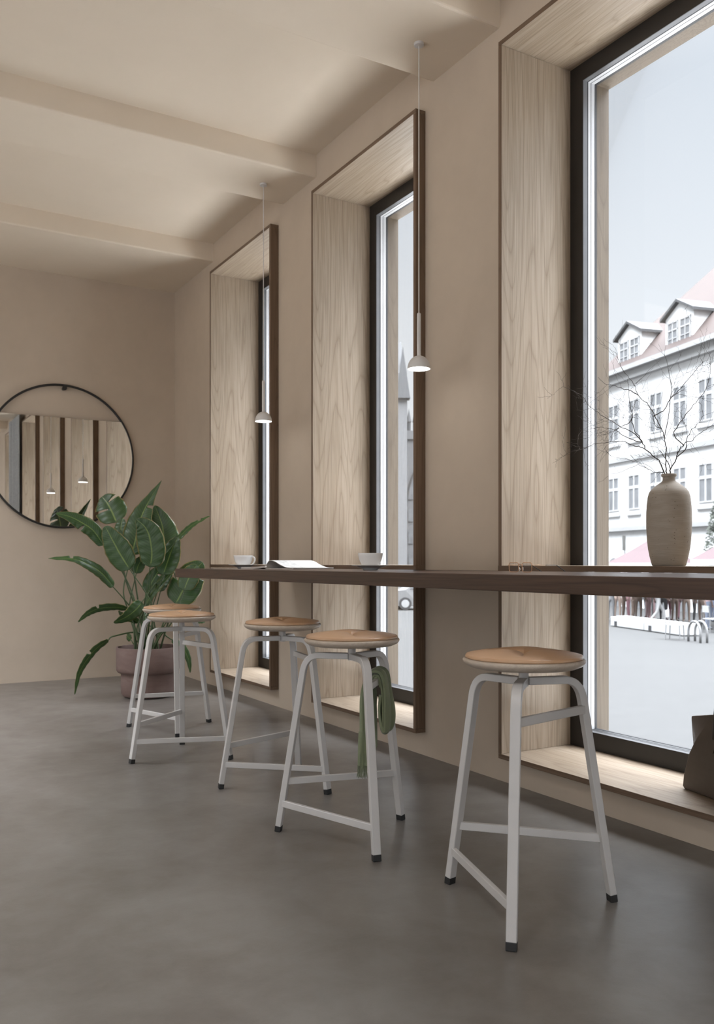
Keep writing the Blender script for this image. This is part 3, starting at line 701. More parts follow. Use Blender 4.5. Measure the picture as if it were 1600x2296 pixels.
def ribbon(path, th, uvspan=None, parent=None, name='fold', mat=None, wave=.003, seed=0):
    """path rows: (n, z, width, twist 0..1, b offset)"""
    rnd = random.Random(seed); bm = NB(); uvl = bm.loops.layers.uv.new('UVMap'); NW = 10
    ctr = crom([(p[0], p[4], p[1]) for p in path], 6); wd = crom([(p[2], p[3], 0) for p in path], 6)
    pts = [nin*c.x + bdirv*c.y + UP*c.z for c in ctr]; T = frames(pts); rows = []; n = len(pts)
    for i, (p, t) in enumerate(zip(pts, T)):
        w_, tw = wd[i].x, wd[i].y; lat = (bdirv*math.cos(tw*math.pi/2) - nin*math.sin(tw*math.pi/2)); lat = (lat - t*lat.dot(t)).normalized(); nn = t.cross(lat).normalized(); row = []
        for s in (1, -1):
            for j in range(NW+1):
                v = (j/NW-.5)*s; f = wave*math.sin(v*2*math.pi*1.6 + seed + i*.05)*2
                row.append((bm.verts.new(p + lat*w_*v + nn*(f + s*th/2)), (j/NW if s > 0 else 1-j/NW)))
        rows.append(row)
    m = 2*(NW+1)
    for i in range(n-1):
        for j in range(m):
            k = (j+1) % m; f = bm.faces.new((rows[i][j][0], rows[i+1][j][0], rows[i+1][k][0], rows[i][k][0]))
            for l, (u, vv) in zip(f.loops, ((rows[i][j][1], i), (rows[i+1][j][1], i+1), (rows[i+1][k][1], i+1), (rows[i][k][1], i))): l[uvl].uv = (u, vv/(n-1))
    bm.faces.new([r[0] for r in rows[0]][::-1]); bm.faces.new([r[0] for r in rows[-1]])
    return obj(name, bm, mat or M['scarf'], parent or sf, smooth=60)
# layers over the rail; n>0 hangs inside the stool, n<0 outside
ribbon([(.047, -.335, .046, .85, -.01), (.045, -.24, .05, .85, -.01), (.042, -.12, .055, .8, -.008), (.036, -.03, .07, .4, 0), (.024, .028, .09, .05, 0), (0, .042, .09, 0, 0), (-.026, .024, .09, .0, 0), (-.038, -.04, .085, .0, 0), (-.046, -.12, .085, .1, .0), (-.044, -.172, .08, .1, 0), (-.034, -.192, .075, .0, 0), (-.022, -.182, .07, .0, 0), (-.016, -.12, .07, .1, 0), (-.0165, -.05, .075, 0, 0)], .0065, name='long_fold', seed=1)
ribbon([(.030, -.20, .05, .5, .0), (.029, -.08, .065, .3, 0), (.024, -.01, .08, .05, 0), (.016, .022, .085, 0, 0), (0, .030, .088, 0, 0), (-.017, .020, .085, 0, 0), (-.027, -.03, .08, 0, 0), (-.031, -.11, .08, 0, 0), (-.029, -.168, .075, 0, 0)], .0055, name='inner_fold', seed=2)
ribbon([(.020, -.26, .05, .4, .004), (.0195, -.10, .07, .2, 0), (.017, -.01, .08, 0, 0), (.010, .0165, .082, 0, 0), (0, .0205, .084, 0, 0), (-.010, .0165, .082, 0, 0), (-.0165, -.02, .08, 0, 0)], .0055, name='under_fold', seed=3)
ribbon([(.036, -.27, .045, .6, -.004), (.034, -.10, .06, .5, -.004), (.030, -.012, .08, .1, 0), (.020, .026, .088, 0, 0), (0, .0365, .09, 0, 0), (-.021, .0245, .088, 0, 0), (-.032, -.03, .082, 0, 0), (-.0375, -.11, .08, .05, 0), (-.036, -.165, .076, .05, 0), (-.031, -.180, .073, 0, 0)], .0055, name='middle_fold', seed=6)
bo = ribbon([(.047, -.195, .05, .88, -.016), (.048, -.24, .052, .9, -.016), (.049, -.29, .052, .9, -.016), (.050, -.325, .051, .92, -.016)], .006, name='openwork_end', mat=M['scarf_lace'], seed=4, wave=.002)
bm = NB(); rnd = random.Random(4); latf = (bdirv*math.cos(.92*math.pi/2) - nin*math.sin(.92*math.pi/2)).normalized()
for k in range(34):
    u = (k/33-.5)*.054; c0 = nin*.050 + bdirv*(-.016) + UP*(-.322) + latf*u*.95 + bdirv*rnd.uniform(-.003, .003)
    tube(bm, crom([c0, c0 + Vector((rnd.gauss(0, .001), rnd.gauss(0, .001), -.02)), c0 + latf*u*.10 + Vector((rnd.gauss(0, .002), rnd.gauss(0, .002), -.046 - rnd.uniform(0, .006)))], 3), [.0011]*6+[.0007], 5)
obj('fringe', bm, M['scarf'], sf, smooth='all', kind='stuff')

# ================================================================== CURTAIN (seen in the mirror)
M['curtain'] = plain('grey_blue_linen', (.36, .375, .39), .9, var=.08, scale=30)
bm = NB(); rows = []
for z in [.03 + (ZS-.05)*i/10 for i in range(11)]:
    row = []
    for s in (1, -1):
        for k in range(97) if s > 0 else range(96, -1, -1):
            u = k/96; row.append(bm.verts.new((2.628 + .024*math.sin(u*2*math.pi*7) + .006*math.sin(u*23) + s*.002, -.98 + 1.11*u, z)))
    rows.append(row)
for a, b in zip(rows, rows[1:]):
    for i in range(len(a)): bm.faces.new((a[i], a[(i+1) % len(a)], b[(i+1) % len(a)], b[i]))
bm.faces.new(rows[0][::-1]); bm.faces.new(rows[-1])
obj('curtain', bm, M['curtain'], None, smooth=60, label='grey blue floor length curtain seen only in the round mirror', cat='curtain')
# ================================================================== THE SQUARE OUTSIDE
GZ = -1.3
def slabs(name, c, rough=.85): 
    t = MT(name); v = t.coords(); a = t.noise(v, .35, 5, .6); b = t.noise(v, 3, 4, .6); f = t.math('ADD', t.math('MULTIPLY', a, .5), t.math('MULTIPLY', b, .5))
    t.base(t.ramp(f, [(.35, tuple(x*.93 for x in c)), (.65, tuple(min(1, x*1.05) for x in c))])); t.set(Roughness=rough, Specular_IOR_Level=.2); return t.m
M['plaza'] = slabs('grey_paving', (.040, .0398, .0393))
M['bounce_strip'] = slabs('white_bounce_strip', (.80, .785, .76))  # unseen pale strip added to bounce daylight up to the ceiling
bm = NB(); box(bm, (XO+.002, -14, GZ), (8.0, 16, GZ+.02)); obj('floor_bounce_strip', bm, M['bounce_strip'], kind='structure')
M['bounce_ground'] = slabs('bounce_ground_left', (.17, .165, .16))  # unseen ground added on the left to bounce sky light indoors
bm = NB(); box(bm, (-60, -60, GZ-.3), (XL-.21, 60, -.05)); obj('floor_bounce_ground', bm, M['bounce_ground'], kind='structure')
bm = NB(); box(bm, (XL-.21, -60, GZ-.3), (140, 160, GZ)); obj('floor_plaza', bm, M['plaza'], kind='structure')
M['fac'] = slabs('white_render', (.60, .60, .597)); M['fac_grey'] = slabs('grey_stone_trim', (.30, .30, .298)); M['church'] = slabs('pale_grey_stone', (.17, .171, .174))
M['zinc'] = plain('grey_zinc_sheet', (.055, .055, .056), .6)
M['roof'] = plain('faded_red_roof_tiles', (.044, .0285, .0245), .8, var=.08, scale=3)
M['pane_out'] = plain('grey_window_glass', (.155, .16, .166), .3, var=.25, scale=1.2)
M['sash'] = plain('white_sash', (.36, .36, .36), .5)
FP = Vector((34.316, 26.243, GZ)); FA = R(76.6)
th = empty('townhouse', FP, FA, label='white town house with red tiled roof and dormers across the square', cat='building')
KL, KR, HE = 8.95, -14.0, 12.55
cols = [7.97 - 1.86*i for i in range(12)]
bm = NB(); box(bm, (KR, -11, 0), (KL, 0, HE)); obj('wall', bm, M['fac'], th)
bm = NB()
for z0, z1, d in ((HE-.12, HE+.12, .55), (HE-.55, HE-.12, .30), (7.75, 8.0, .14), (4.05, 4.25, .22), (4.25, 4.32, .10)): box(bm, (KR-.1, -.02, z0), (KL+.1, d, z1))
obj('cornice', bm, M['fac_grey'], th)
RA, RH = 5.2, 6.9
bm = NB(); A = [(KL+.4, .5, HE+.12), (KR-.4, .5, HE+.12), (KR-.4, -11.5, HE+.12), (KL+.4, -11.5, HE+.12)]; Bp = [(KL-RA, -5.5, HE+RH), (KR+RA, -5.5, HE+RH)]
va = [bm.verts.new(p) for p in A]; vb = [bm.verts.new(p) for p in Bp]
for f in ((va[0], va[1], vb[1], vb[0]), (va[1], va[2], vb[1]), (va[2], va[3], vb[0], vb[1]), (va[3], va[0], vb[0]), tuple(va[::-1])): bm.faces.new(f)
obj('roof', bm, M['roof'], th)
def out_window(par, k, z0, z1, w, y=0.0, cross=.36, sill=True):
    bm = NB(); f = .07
    box(bm, (k-w/2, y-.02, z0), (k-w/2+f, y+.05, z1)); box(bm, (k+w/2-f, y-.02, z0), (k+w/2, y+.05, z1)); box(bm, (k-w/2+f, y-.02, z1-f), (k+w/2-f, y+.05, z1)); box(bm, (k-w/2+f, y-.02, z0), (k+w/2-f, y+.05, z0+f))
    box(bm, (k-.06, y-.02, z0+f), (k+.06, y+.045, z1-f))
    if cross: zz = z1-(z1-z0)*cross; box(bm, (k-w/2+f, y-.02, zz-.08), (k-.06, y+.045, zz+.08)); box(bm, (k+.06, y-.02, zz-.08), (k+w/2-f, y+.045, zz+.08))
    if sill: box(bm, (k-w/2-.12, y-.02, z0-.3), (k+w/2+.12, y+.12, z0-.2))
    o = obj('window', bm, M['sash'], par)
    bm = NB(); box(bm, (k-w/2+.03, y-.02, z0+.03), (k+w/2-.03, y+.02, z1-.03)); obj('pane', bm, M['pane_out'], o)
for k in cols[:7]:
    out_window(th, k, 8.93, 10.92, .98); out_window(th, k, 5.15, 6.98, .98)
    bm = NB(); ww = .62; zz = 2.0
    pts = [(k-ww, 0), (k+ww, 0)] + [(k + ww*math.cos(a), zz + ww*math.sin(a)) for a in (math.pi*i/10 for i in range(11))]
    a = [bm.verts.new((x, .012, z)) for x, z in pts]; b = [bm.verts.new((x, -.02, z)) for x, z in pts]; bm.faces.new(a); bm.faces.new(b[::-1])
    for i in range(len(a)): bm.faces.new((a[i], b[i], b[(i+1) % len(a)], a[(i+1) % len(a)]))
    obj('ground_floor_arch', bm, M['pane_out'], th)
for k in (6.35, 2.3, -1.75, -5.8):
    w, d = 1.05, .12
    bm = NB(); pts = [(k-w, HE+.1), (k+w, HE+.1), (k+w, HE+1.75), (k, HE+2.35), (k-w, HE+1.75)]
    a = [bm.verts.new((x, d, z)) for x, z in pts]; b = [bm.verts.new((x, -2.6, z)) for x, z in pts]
    bm.faces.new(a[::-1]); bm.faces.new(b)
    for i in range(5): bm.faces.new((a[i], a[(i+1) % 5], b[(i+1) % 5], b[i]))
    dm = obj('dormer', bm, M['fac'], th)
    bm = NB()
    for s in (-1, 1):
        v = [bm.verts.new(p) for p in ((k, d+.2, HE+2.38), (k+s*(w+.2), d+.2, HE+1.68), (k+s*(w+.2), -2.7, HE+1.68), (k, -2.7, HE+2.38), (k, d+.2, HE+2.52), (k+s*(w+.2), d+.2, HE+1.82), (k+s*(w+.2), -2.7, HE+1.82), (k, -2.7, HE+2.52))]
        for f in ((0,1,2,3), (4,5,6,7), (0,1,5,4), (1,2,6,5), (2,3,7,6), (3,0,4,7)): bm.faces.new([v[i] for i in f])
    obj('dormer_roof', bm, M['zinc'], dm)
    # two casements each; thing > dormer > window (one mesh with its panes)
    for s in (-1, 1):
        kk = k + s*.47; z0, z1, ww = HE+.32, HE+1.55, .8
        bm = NB(); f = .07
        box(bm, (kk-ww/2, d-.01, z0), (kk+ww/2, d+.02, z1), 1)
        for xa, xb, za, zb in ((kk-ww/2, kk-ww/2+f, z0, z1), (kk+ww/2-f, kk+ww/2, z0, z1), (kk-ww/2, kk+ww/2, z1-f, z1), (kk-ww/2, kk+ww/2, z0, z0+f), (kk-.03, kk+.03, z0, z1), (kk-ww/2, kk+ww/2, z0+.78, z0+.85), (kk-ww/2, kk+ww/2, z0+.38, z0+.42)): box(bm, (xa, d-.01, za), (xb, d+.05, zb))
        obj('dormer_window', bm, [M['sash'], M['pane_out']], dm)
# church behind, seen through the middle window
cb = at_d(908, 1262, 95); cb.z = GZ
ch = empty('church', cb, -TH, label='pale grey church with a pointed spire far behind the square', cat='church')
px = 95/FPX
bm = NB(); box(bm, (-26, 2, 0), (7*px, 20, 21.3)); obj('wall', bm, M['church'], ch)
bm = NB(); prism(bm, [(-4.6, 0), (.2, 0), (.2, 5), (-4.6, 5)], 0, 23.0); obj('tower', bm, M['church'], ch)
bm = NB(); q = [bm.verts.new(p) for p in ((-4.6, 0, 23), (.2, 0, 23), (.2, 5, 23), (-4.6, 5, 23), (-.35, 2.5, 27.0))]
q = [bm.verts.new(p) for p in ((-1.0, -.4, 20.2), (.52, -.4, 20.2), (.52, 1.2, 20.2), (-1.0, 1.2, 20.2), (-.24, .4, 26.0))]
bm.verts.ensure_lookup_table()
for a in ((0,1,4), (1,2,4), (2,3,4), (3,0,4), (3,2,1,0), (5,6,9), (6,7,9), (7,8,9), (8,5,9), (8,7,6,5)): bm.faces.new([bm.verts[i] for i in a])
obj('spire', bm, plain('grey_slate', (.055, .057, .06), .7), ch)
bm = NB(); box(bm, (.3, 8, 0), (30, 20, 17.5)); box(bm, (.2, 7.8, 16.9), (30, 20, 17.9)); obj('nave', bm, M['church'], ch)
M['pinnacle'] = plain('grey_pinnacle_stone', (.08, .081, .083), .8); M['tracery'] = plain('tracery_stone', (.07, .07, .071), .8)
for x in (.9, 1.6):
    bm = NB(); lathe(bm, [(0, 17.9), (.22, 17.9), (.22, 18.9), (.3, 19.0), (0, 20.6)], 8, (x, 8.4, 0)); obj('pinnacle', bm, M['pinnacle'], ch)
for s, cx0 in ((1, 3.4), (-1, -2.6)):
    bm = NB(); tube(bm, [(cx0 + s*-2.8*math.cos(a), 1.9 if s < 0 else 7.9, 8.5 + 6.2*math.sin(a)) for a in (R(4+8.6*i) for i in range(11))], .12, 6); obj('window_arch', bm, M['tracery'], ch)
for z in (2.0, 4.6, 7.2, 9.8):
    for x in (.8, 2.0): bm = NB(); box(bm, (x, 7.9, z), (x+.55, 8.02, z+1.5)); obj('window', bm, M['pane_out'], ch)

# parasols
M['pink'] = plain('pink_parasol_cloth', (.050, .0275, .0305), .8, var=.03); M['pole'] = plain('white_pole', (.15, .15, .15), .5)
def parasol(px, y_peak, y_rim, d, halfpx, lab, rot):
    pk = at_d(px, y_peak, d); rim = at_d(px, y_rim, d).z; rr = halfpx*d/FPX; H = pk.z - GZ; hr = rim - GZ
    r = empty('parasol', (pk.x, pk.y, GZ), rot, label=lab, cat='parasol', group='pink parasols on the square')
    bm = NB(); ri = []
    for q, z in ((0, H), (.5, hr + (H-hr)*.47), (1, hr), (1.0, hr-.22)):
        if q == 0: ri.append([bm.verts.new((0, 0, z))]); continue
        ri.append([bm.verts.new((q*rr*math.cos(2*math.pi*k/8), q*rr*math.sin(2*math.pi*k/8), z)) for k in range(8)])
    for k in range(8):
        j = (k+1) % 8; bm.faces.new((ri[0][0], ri[1][k], ri[1][j])); bm.faces.new((ri[1][k], ri[2][k], ri[2][j], ri[1][j])); bm.faces.new((ri[2][k], ri[3][k], ri[3][j], ri[2][j])).material_index = 1
    o = obj('canopy', bm, [M['pink'], M['sash']], r); m = o.modifiers.new('s', 'SOLIDIFY'); m.thickness = .02
    bm = NB(); tube(bm, [(0, 0, 0), (0, 0, H+.1)], .035, 8); obj('pole', bm, M['pole'], r)
    bm = NB(); lathe(bm, [(0, 0), (.35, 0), (.35, .08), (.06, .12), (0, .12)], 20); obj('base', bm, M['fac_grey'], r)
parasol(1462, 1206, 1262, 34, 100, 'large pink parasol left of and behind the vase', .2)
parasol(1652, 1196, 1254, 31, 106, 'pink parasol at the right picture edge behind the vase', .3)
# pole sign
p = at_d(1400, 1262, 38.6); p.z = GZ
sg = empty('sign_post', p, FA - math.pi/2 + .6, label='pale blank sign on a thin grey post before the white house', cat='sign')
bm = NB(); tube(bm, [(0, 0, 0), (0, 0, 3.5)], .05, 8); obj('post', bm, M['fac_grey'], sg)
bm = NB(); box(bm, (-.34, -.06, 2.9), (-.06, -.02, 3.55)); obj('sign_plate', bm, plain('beige_sign_plate', (.11, .108, .10), .6), sg)
# low white benches
e1, e2 = at_z(1368, 1404, GZ), at_z(1558, 1431, GZ); bd = (e2-e1).normalized()
for i, (s0, s1, lab) in enumerate(((0, 2.28, 'left of the two low white block benches on the square'), (2.32, 4.6, 'right of the two low white block benches on the square'))):
    p = e1 + bd*s0; b = empty('bench', p, math.atan2(bd.y, bd.x), label=lab, cat='bench', group='white benches')
    L = s1-s0; bm = NB(); box(bm, (0, 0, .02), (L, .62, .36)); bevel(obj('block', bm, M['sash'], b), .02, 2)
    bm = NB(); box(bm, (.25, .08, .362), (L-.02, .54, .40)); obj('seat_slab', bm, M['fac_grey'], b)
    bm = NB(); box(bm, (.30, -.012, .04), (.47, .05, .21)); obj('dark_opening', bm, M['gasket'], b)
# hooped rack
p = at_z(1556, 1440, GZ); hp = empty('bicycle_rack', p, math.atan2(bd.y, bd.x), label='pale hooped bicycle rack beside the right end of the benches', cat='rack')
for i, dx in enumerate((0, .22)):
    bm = NB(); tube(bm, [(-.30, dx, 0), (-.30, dx, .28)] + [(-.30*math.cos(a), dx, .30 + .32*math.sin(a)) for a in (math.pi*k/10 for k in range(11))] + [(.30, dx, .28), (.30, dx, 0)], .035, 8); obj('hoop', bm, M['pole'], hp, smooth='all')
# cafe chair
def cafe_chair(px, py, rz, lab):
    p = at_z(px, py, GZ); r = empty('cafe_chair', p, rz, label=lab, cat='chair', group='pale cafe chairs')
    for x in (-.2, .2):
        for y in (-.2, .2):
            bm = NB(); tube(bm, [(x*1.1, y*1.1, 0), (x, y, .45)] + ([(x, y+.05, .9)] if y > 0 else []), .016, 6); obj('leg', bm, M['pole'], r)
    bm = NB(); box(bm, (-.22, -.22, .44), (.22, .22, .475)); obj('seat', bm, M['fac_grey'], r)
    bm = NB(); box(bm, (-.2, .225, .68), (.2, .25, .9)); obj('backrest', bm, M['fac_grey'], r)
cafe_chair(1512, 1434, .4, 'pale slim cafe chair in front of the right bench')
cafe_chair(1596, 1418, 1.2, 'pale slim cafe chair at the right picture edge on the square')
# tree
p = at_d(1610, 1262, 37.2); p.z = GZ
tr = empty('tree', p, label='slim grey green tree standing at the right picture edge behind the vase', cat='tree')
bm = NB(); tube(bm, [(0, 0, 0), (.02, 0, 1.2), (0, .03, 3.9)], [.09, .07, .02], 8); obj('trunk', bm, plain('bark', (.12, .09, .07), .9), tr)
bm = NB(); rnd = random.Random(9)
for i in range(2600):
    t = rnd.random(); z = 1.3 + 3.9*t; rr = .78*(1-t)**.6*rnd.random()**.4 + .03; a = rnd.uniform(0, 6.283); c = Vector((rr*math.cos(a), rr*math.sin(a), z))
    u = Vector((rnd.gauss(0, 1), rnd.gauss(0, 1), rnd.gauss(0, 1))).normalized(); v = u.orthogonal().normalized(); s = .05
    bm.faces.new([bm.verts.new(c + u*s*1.5), bm.verts.new(c + v*s*.7), bm.verts.new(c - u*s*1.5), bm.verts.new(c - v*s*.7)])
obj('foliage', bm, plain('grey_green_leaves', (.035, .043, .030), .7, var=.3, scale=5), tr)
# parked car glimpsed through the middle window
p = at_z(908, 1368, GZ)
car = empty('car', p, -TH + .12, label='white car parked on the square, glimpsed below the counter through the middle window', cat='car')
bm = NB(); sec = [(-.75, .28, .55), (-.78, .35, .8), (-.6, .2, .95), (0, .2, 1.02), (.75, .2, 1.48), (2.1, .2, 1.5), (2.9, .2, 1.05), (3.3, .25, .95), (3.35, .3, .5)]
lo_ = []
for x, z0, z1 in sec: lo_.append([bm.verts.new(q) for q in ((x, -.02, z0), (x, 1.62, z0), (x, 1.62 - (.16 if z1 > 1.2 else 0), z1), (x, -.02 + (.16 if z1 > 1.2 else 0), z1))])
for a, b in zip(lo_, lo_[1:]):
    for i in range(4): bm.faces.new((a[i], a[(i+1) % 4], b[(i+1) % 4], b[i]))
bm.faces.new(lo_[0]); bm.faces.new(lo_[-1][::-1]); bevel(obj('car_body', bm, plain('white_car_paint', (.16, .16, .16), .3), car), .04, 2)
for x in (0, 2.5):
    for y, s in ((-.06, 1), (1.5, 1)):
        bm = NB(); lathe(bm, [(0, 0), (.19, 0), (.2, .01), (.31, .01), (.32, .04), (.32, .18), (0, .18)], 28)
        for f in bm.faces: f.material_index = 1 if math.hypot(f.calc_center_median().x, f.calc_center_median().y) < .195 else 0
        bm.transform(Matrix.Rotation(R(-90), 4, 'X')); bm.transform(Matrix.Translation((x, y, .32))); obj('wheel', bm, [M['gasket'], M['fac_grey']], car)
bm = NB(); q = [bm.verts.new(v) for v in ((.25, .02, 1.08), (.85, .115, 1.42), (2.0, .115, 1.44), (2.65, .02, 1.12))]; q2_ = [bm.verts.new(v.co + Vector((0, -.03, 0))) for v in q]
bm.faces.new(q); bm.faces.new(q2_[::-1])
for i in range(4): bm.faces.new((q[i], q2_[i], q2_[(i+1) % 4], q[(i+1) % 4]))
obj('side_window', bm, M['pane_out'], car)

# ------------------------------------------------------------------ people on the square
SKIN = [plain('skin_light', (.14, .095, .078), .6), plain('skin_tan', (.10, .066, .05), .6)]
def cloth(name, c): return plain(name, tuple(.55*x + .02 for x in c), .85, var=.06)
CL = {k: cloth('cloth_'+k, v) for k, v in dict(burgundy=(.22, .09, .11), pink=(.50, .32, .33), mauve=(.30, .24, .33), green=(.18, .22, .19), white=(.75, .75, .75), black=(.06, .06, .065), brown=(.27, .19, .15), tan=(.42, .31, .25), blue=(.20, .23, .33), grey=(.30, .30, .31), denim=(.17, .20, .27)).items()}
HAIR = {k: cloth('hair_'+k, v) for k, v in dict(dark=(.04, .03, .025), brown=(.14, .08, .05), fair=(.40, .30, .18), grey=(.40, .40, .40)).items()}
SHOE = cloth('shoes', (.05, .05, .05))
def body_mesh(kind):
    """one skinned figure; z=0 at the soles, facing -y"""
    J = dict(pel=(0, 0, .94, .125), bel=(0, .0, 1.08, .118), che=(0, .01, 1.30, .135), nek=(0, .01, 1.47, .055), hd0=(0, -.01, 1.55, .07), hd1=(0, -.015, 1.63, .088), hd2=(0, -.005, 1.70, .07))
    if kind == 'stand':
        leg = {s: [(s*.09, 0, .88, .088), (s*.10, -.01, .50, .056), (s*.105, .02, .09, .038), (s*.11, -.12, .035, .035)] for s in (-1, 1)}
        arm = {s: [(s*.18, .01, 1.40, .052), (s*.24, .03, 1.14, .040), (s*.25, -.04, .90, .028), (s*.25, -.06, .83, .026)] for s in (-1, 1)}
    elif kind == 'walk':
        leg = {1: [(.09, 0, .88, .088), (.10, -.20, .52, .056), (.10, -.27, .10, .038), (.11, -.40, .045, .034)], -1: [(-.09, 0, .88, .088), (-.10, .06, .50, .056), (-.10, .34, .14, .038), (-.10, .26, .04, .034)]}
        arm = {1: [(.18, .01, 1.40, .052), (.23, .16, 1.17, .040), (.23, .10, .93, .028), (.23, .07, .87, .026)], -1: [(-.18, .01, 1.40, .052), (-.23, -.10, 1.16, .040), (-.22, -.28, .99, .028), (-.22, -.34, .95, .026)]}
    else:
        for k in J: x, y, z, r = J[k]; J[k] = (x, y, z-.47, r)
        leg = {s: [(s*.09, -.02, .47, .09), (s*.11, -.44, .50, .058), (s*.11, -.43, .09, .038), (s*.115, -.56, .035, .035)] for s in (-1, 1)}
        arm = {s: [(s*.18, .01, .93, .052), (s*.24, -.02, .68, .040), (s*.17, -.25, .60, .028), (s*.14, -.32, .60, .026)] for s in (-1, 1)}
    V, Ed, Rd = [], [], []
    def add(p): V.append(p[:3]); Rd.append(p[3]); return len(V)-1
    i = {k: add(J[k]) for k in J}
    Ed += [(i['pel'], i['bel']), (i['bel'], i['che']), (i['che'], i['nek']), (i['nek'], i['hd0']), (i['hd0'], i['hd1']), (i['hd1'], i['hd2'])]
    for s in (-1, 1):
        p = i['pel']
        for q in leg[s]: n = add(q); Ed.append((p, n)); p = n
        p = i['che']
        for q in arm[s]: n = add(q); Ed.append((p, n)); p = n
    me = bpy.data.meshes.new('body'); me.from_pydata(V, Ed, []); o = bpy.data.objects.new('tmp', me); COL.objects.link(o)
    m = o.modifiers.new('skin', 'SKIN'); m.use_smooth_shade = True
    for k, sv in enumerate(me.skin_vertices[0].data): sv.radius = (Rd[k], Rd[k]*(.72 if k in (0, 1, 2) else .95)); sv.use_root = (k == 0)
    sd = o.modifiers.new('sub', 'SUBSURF'); sd.levels = 1; sd.render_levels = 1
    dg = bpy.context.evaluated_depsgraph_get(); out = bpy.data.meshes.new_from_object(o.evaluated_get(dg)); bpy.data.objects.remove(o)
    b = NB(); b.from_mesh(out)
    # fingers and thumb, nose, ears joined into the same mesh
    for s in (-1, 1):
        a, h = Vector(arm[s][2][:3]), Vector(arm[s][3][:3]); d = (h-a).normalized(); sd_ = d.cross(Vector((s, 0, .2))).normalized(); pal = d.cross(sd_)
        for f in range(4):
            off = sd_*(-.024 + .016*f); L = (.062, .072, .068, .052)[f]; tube(b, [h + off - d*.01, h + off + d*(L*.6), h + off + d*L + pal*.012*s], [.0085, .008, .006], 5)
        tube(b, [h - sd_*.022 - d*.03, h - sd_*.045 + d*.005, h - sd_*.05 + d*.035], [.010, .009, .007], 5)
    hx, hy, hz_ = J['hd1'][:3]
    tube(b, [(hx, hy-.078, hz_+.015), (hx, hy-.100, hz_-.012), (hx, hy-.082, hz_-.018)], [.008, .013, .010], 6)
    for s in (-1, 1): tube(b, [(s*.078, hy+.01, hz_-.03), (s*.090, hy+.012, hz_+.0), (s*.080, hy+.015, hz_+.025)], [.008, .012, .008], 6)
    for f in b.faces:
        c = f.calc_center_median(); z = c.z + (.47 if kind == 'sit' else 0); f.smooth = True
        armz = abs(c.x) > (.155 if z < 1.36 else .5)
        if kind == 'sit':
            low = c.z < .07; legs_ = (c.y < -.16 and c.z < .56 and abs(c.x) < .2 and not (c.z > .565)) or z < .99
            f.material_index = 3 if low else (0 if (armz and c.y < -.10 and c.z > .54) else (2 if legs_ and not (armz and c.z > .56) else (1 if z < 1.49 else 0)))
        else:
            f.material_index = 3 if z < .075 else (0 if z > 1.49 or (armz and z < 1.12) else (2 if z < 1.0 and not armz else 1))
    out2 = bpy.data.meshes.new('person_'+kind); b.to_mesh(out2); b.free(); bpy.data.meshes.remove(out)
    for m_ in (SKIN[0], CL['white'], CL['black'], SHOE): out2.materials.append(m_)
    hb = NB(); bmesh.ops.create_icosphere(hb, subdivisions=3, radius=.098)
    bmesh.ops.delete(hb, geom=[v for v in hb.verts if v.co.z < -.05 or (v.co.y < -.035 and v.co.z < .045)], context='VERTS')
    hb.transform(Matrix.Translation((hx, hy+.012, hz_+.022))); hm = bpy.data.meshes.new('hair_'+kind); hb.to_mesh(hm); hb.free(); hm.materials.append(HAIR['dark'])
    for pz in hm.polygons: pz.use_smooth = True
    return out2, hm
BODY = {k: body_mesh(k) for k in ('stand', 'walk', 'sit')}
def person(px, py, kind, rz, skin, top, bot, hair, lab, dz=0):
    me, hm = BODY[kind]; p = at_z(px, py, GZ); o = bpy.data.objects.new('person', me); COL.objects.link(o); o.location = p + Vector((0, 0, dz)); o.rotation_euler = (0, 0, rz)
    for i, m_ in enumerate((SKIN[skin], CL[top], CL[bot], SHOE)): o.material_slots[i].link = 'OBJECT'; o.material_slots[i].material = m_
    h = bpy.data.objects.new('hair', hm); COL.objects.link(h); h.parent = o; h.material_slots[0].link = 'OBJECT'; h.material_slots[0].material = HAIR[hair]
    tag(o, lab, 'person', 'people on the square')
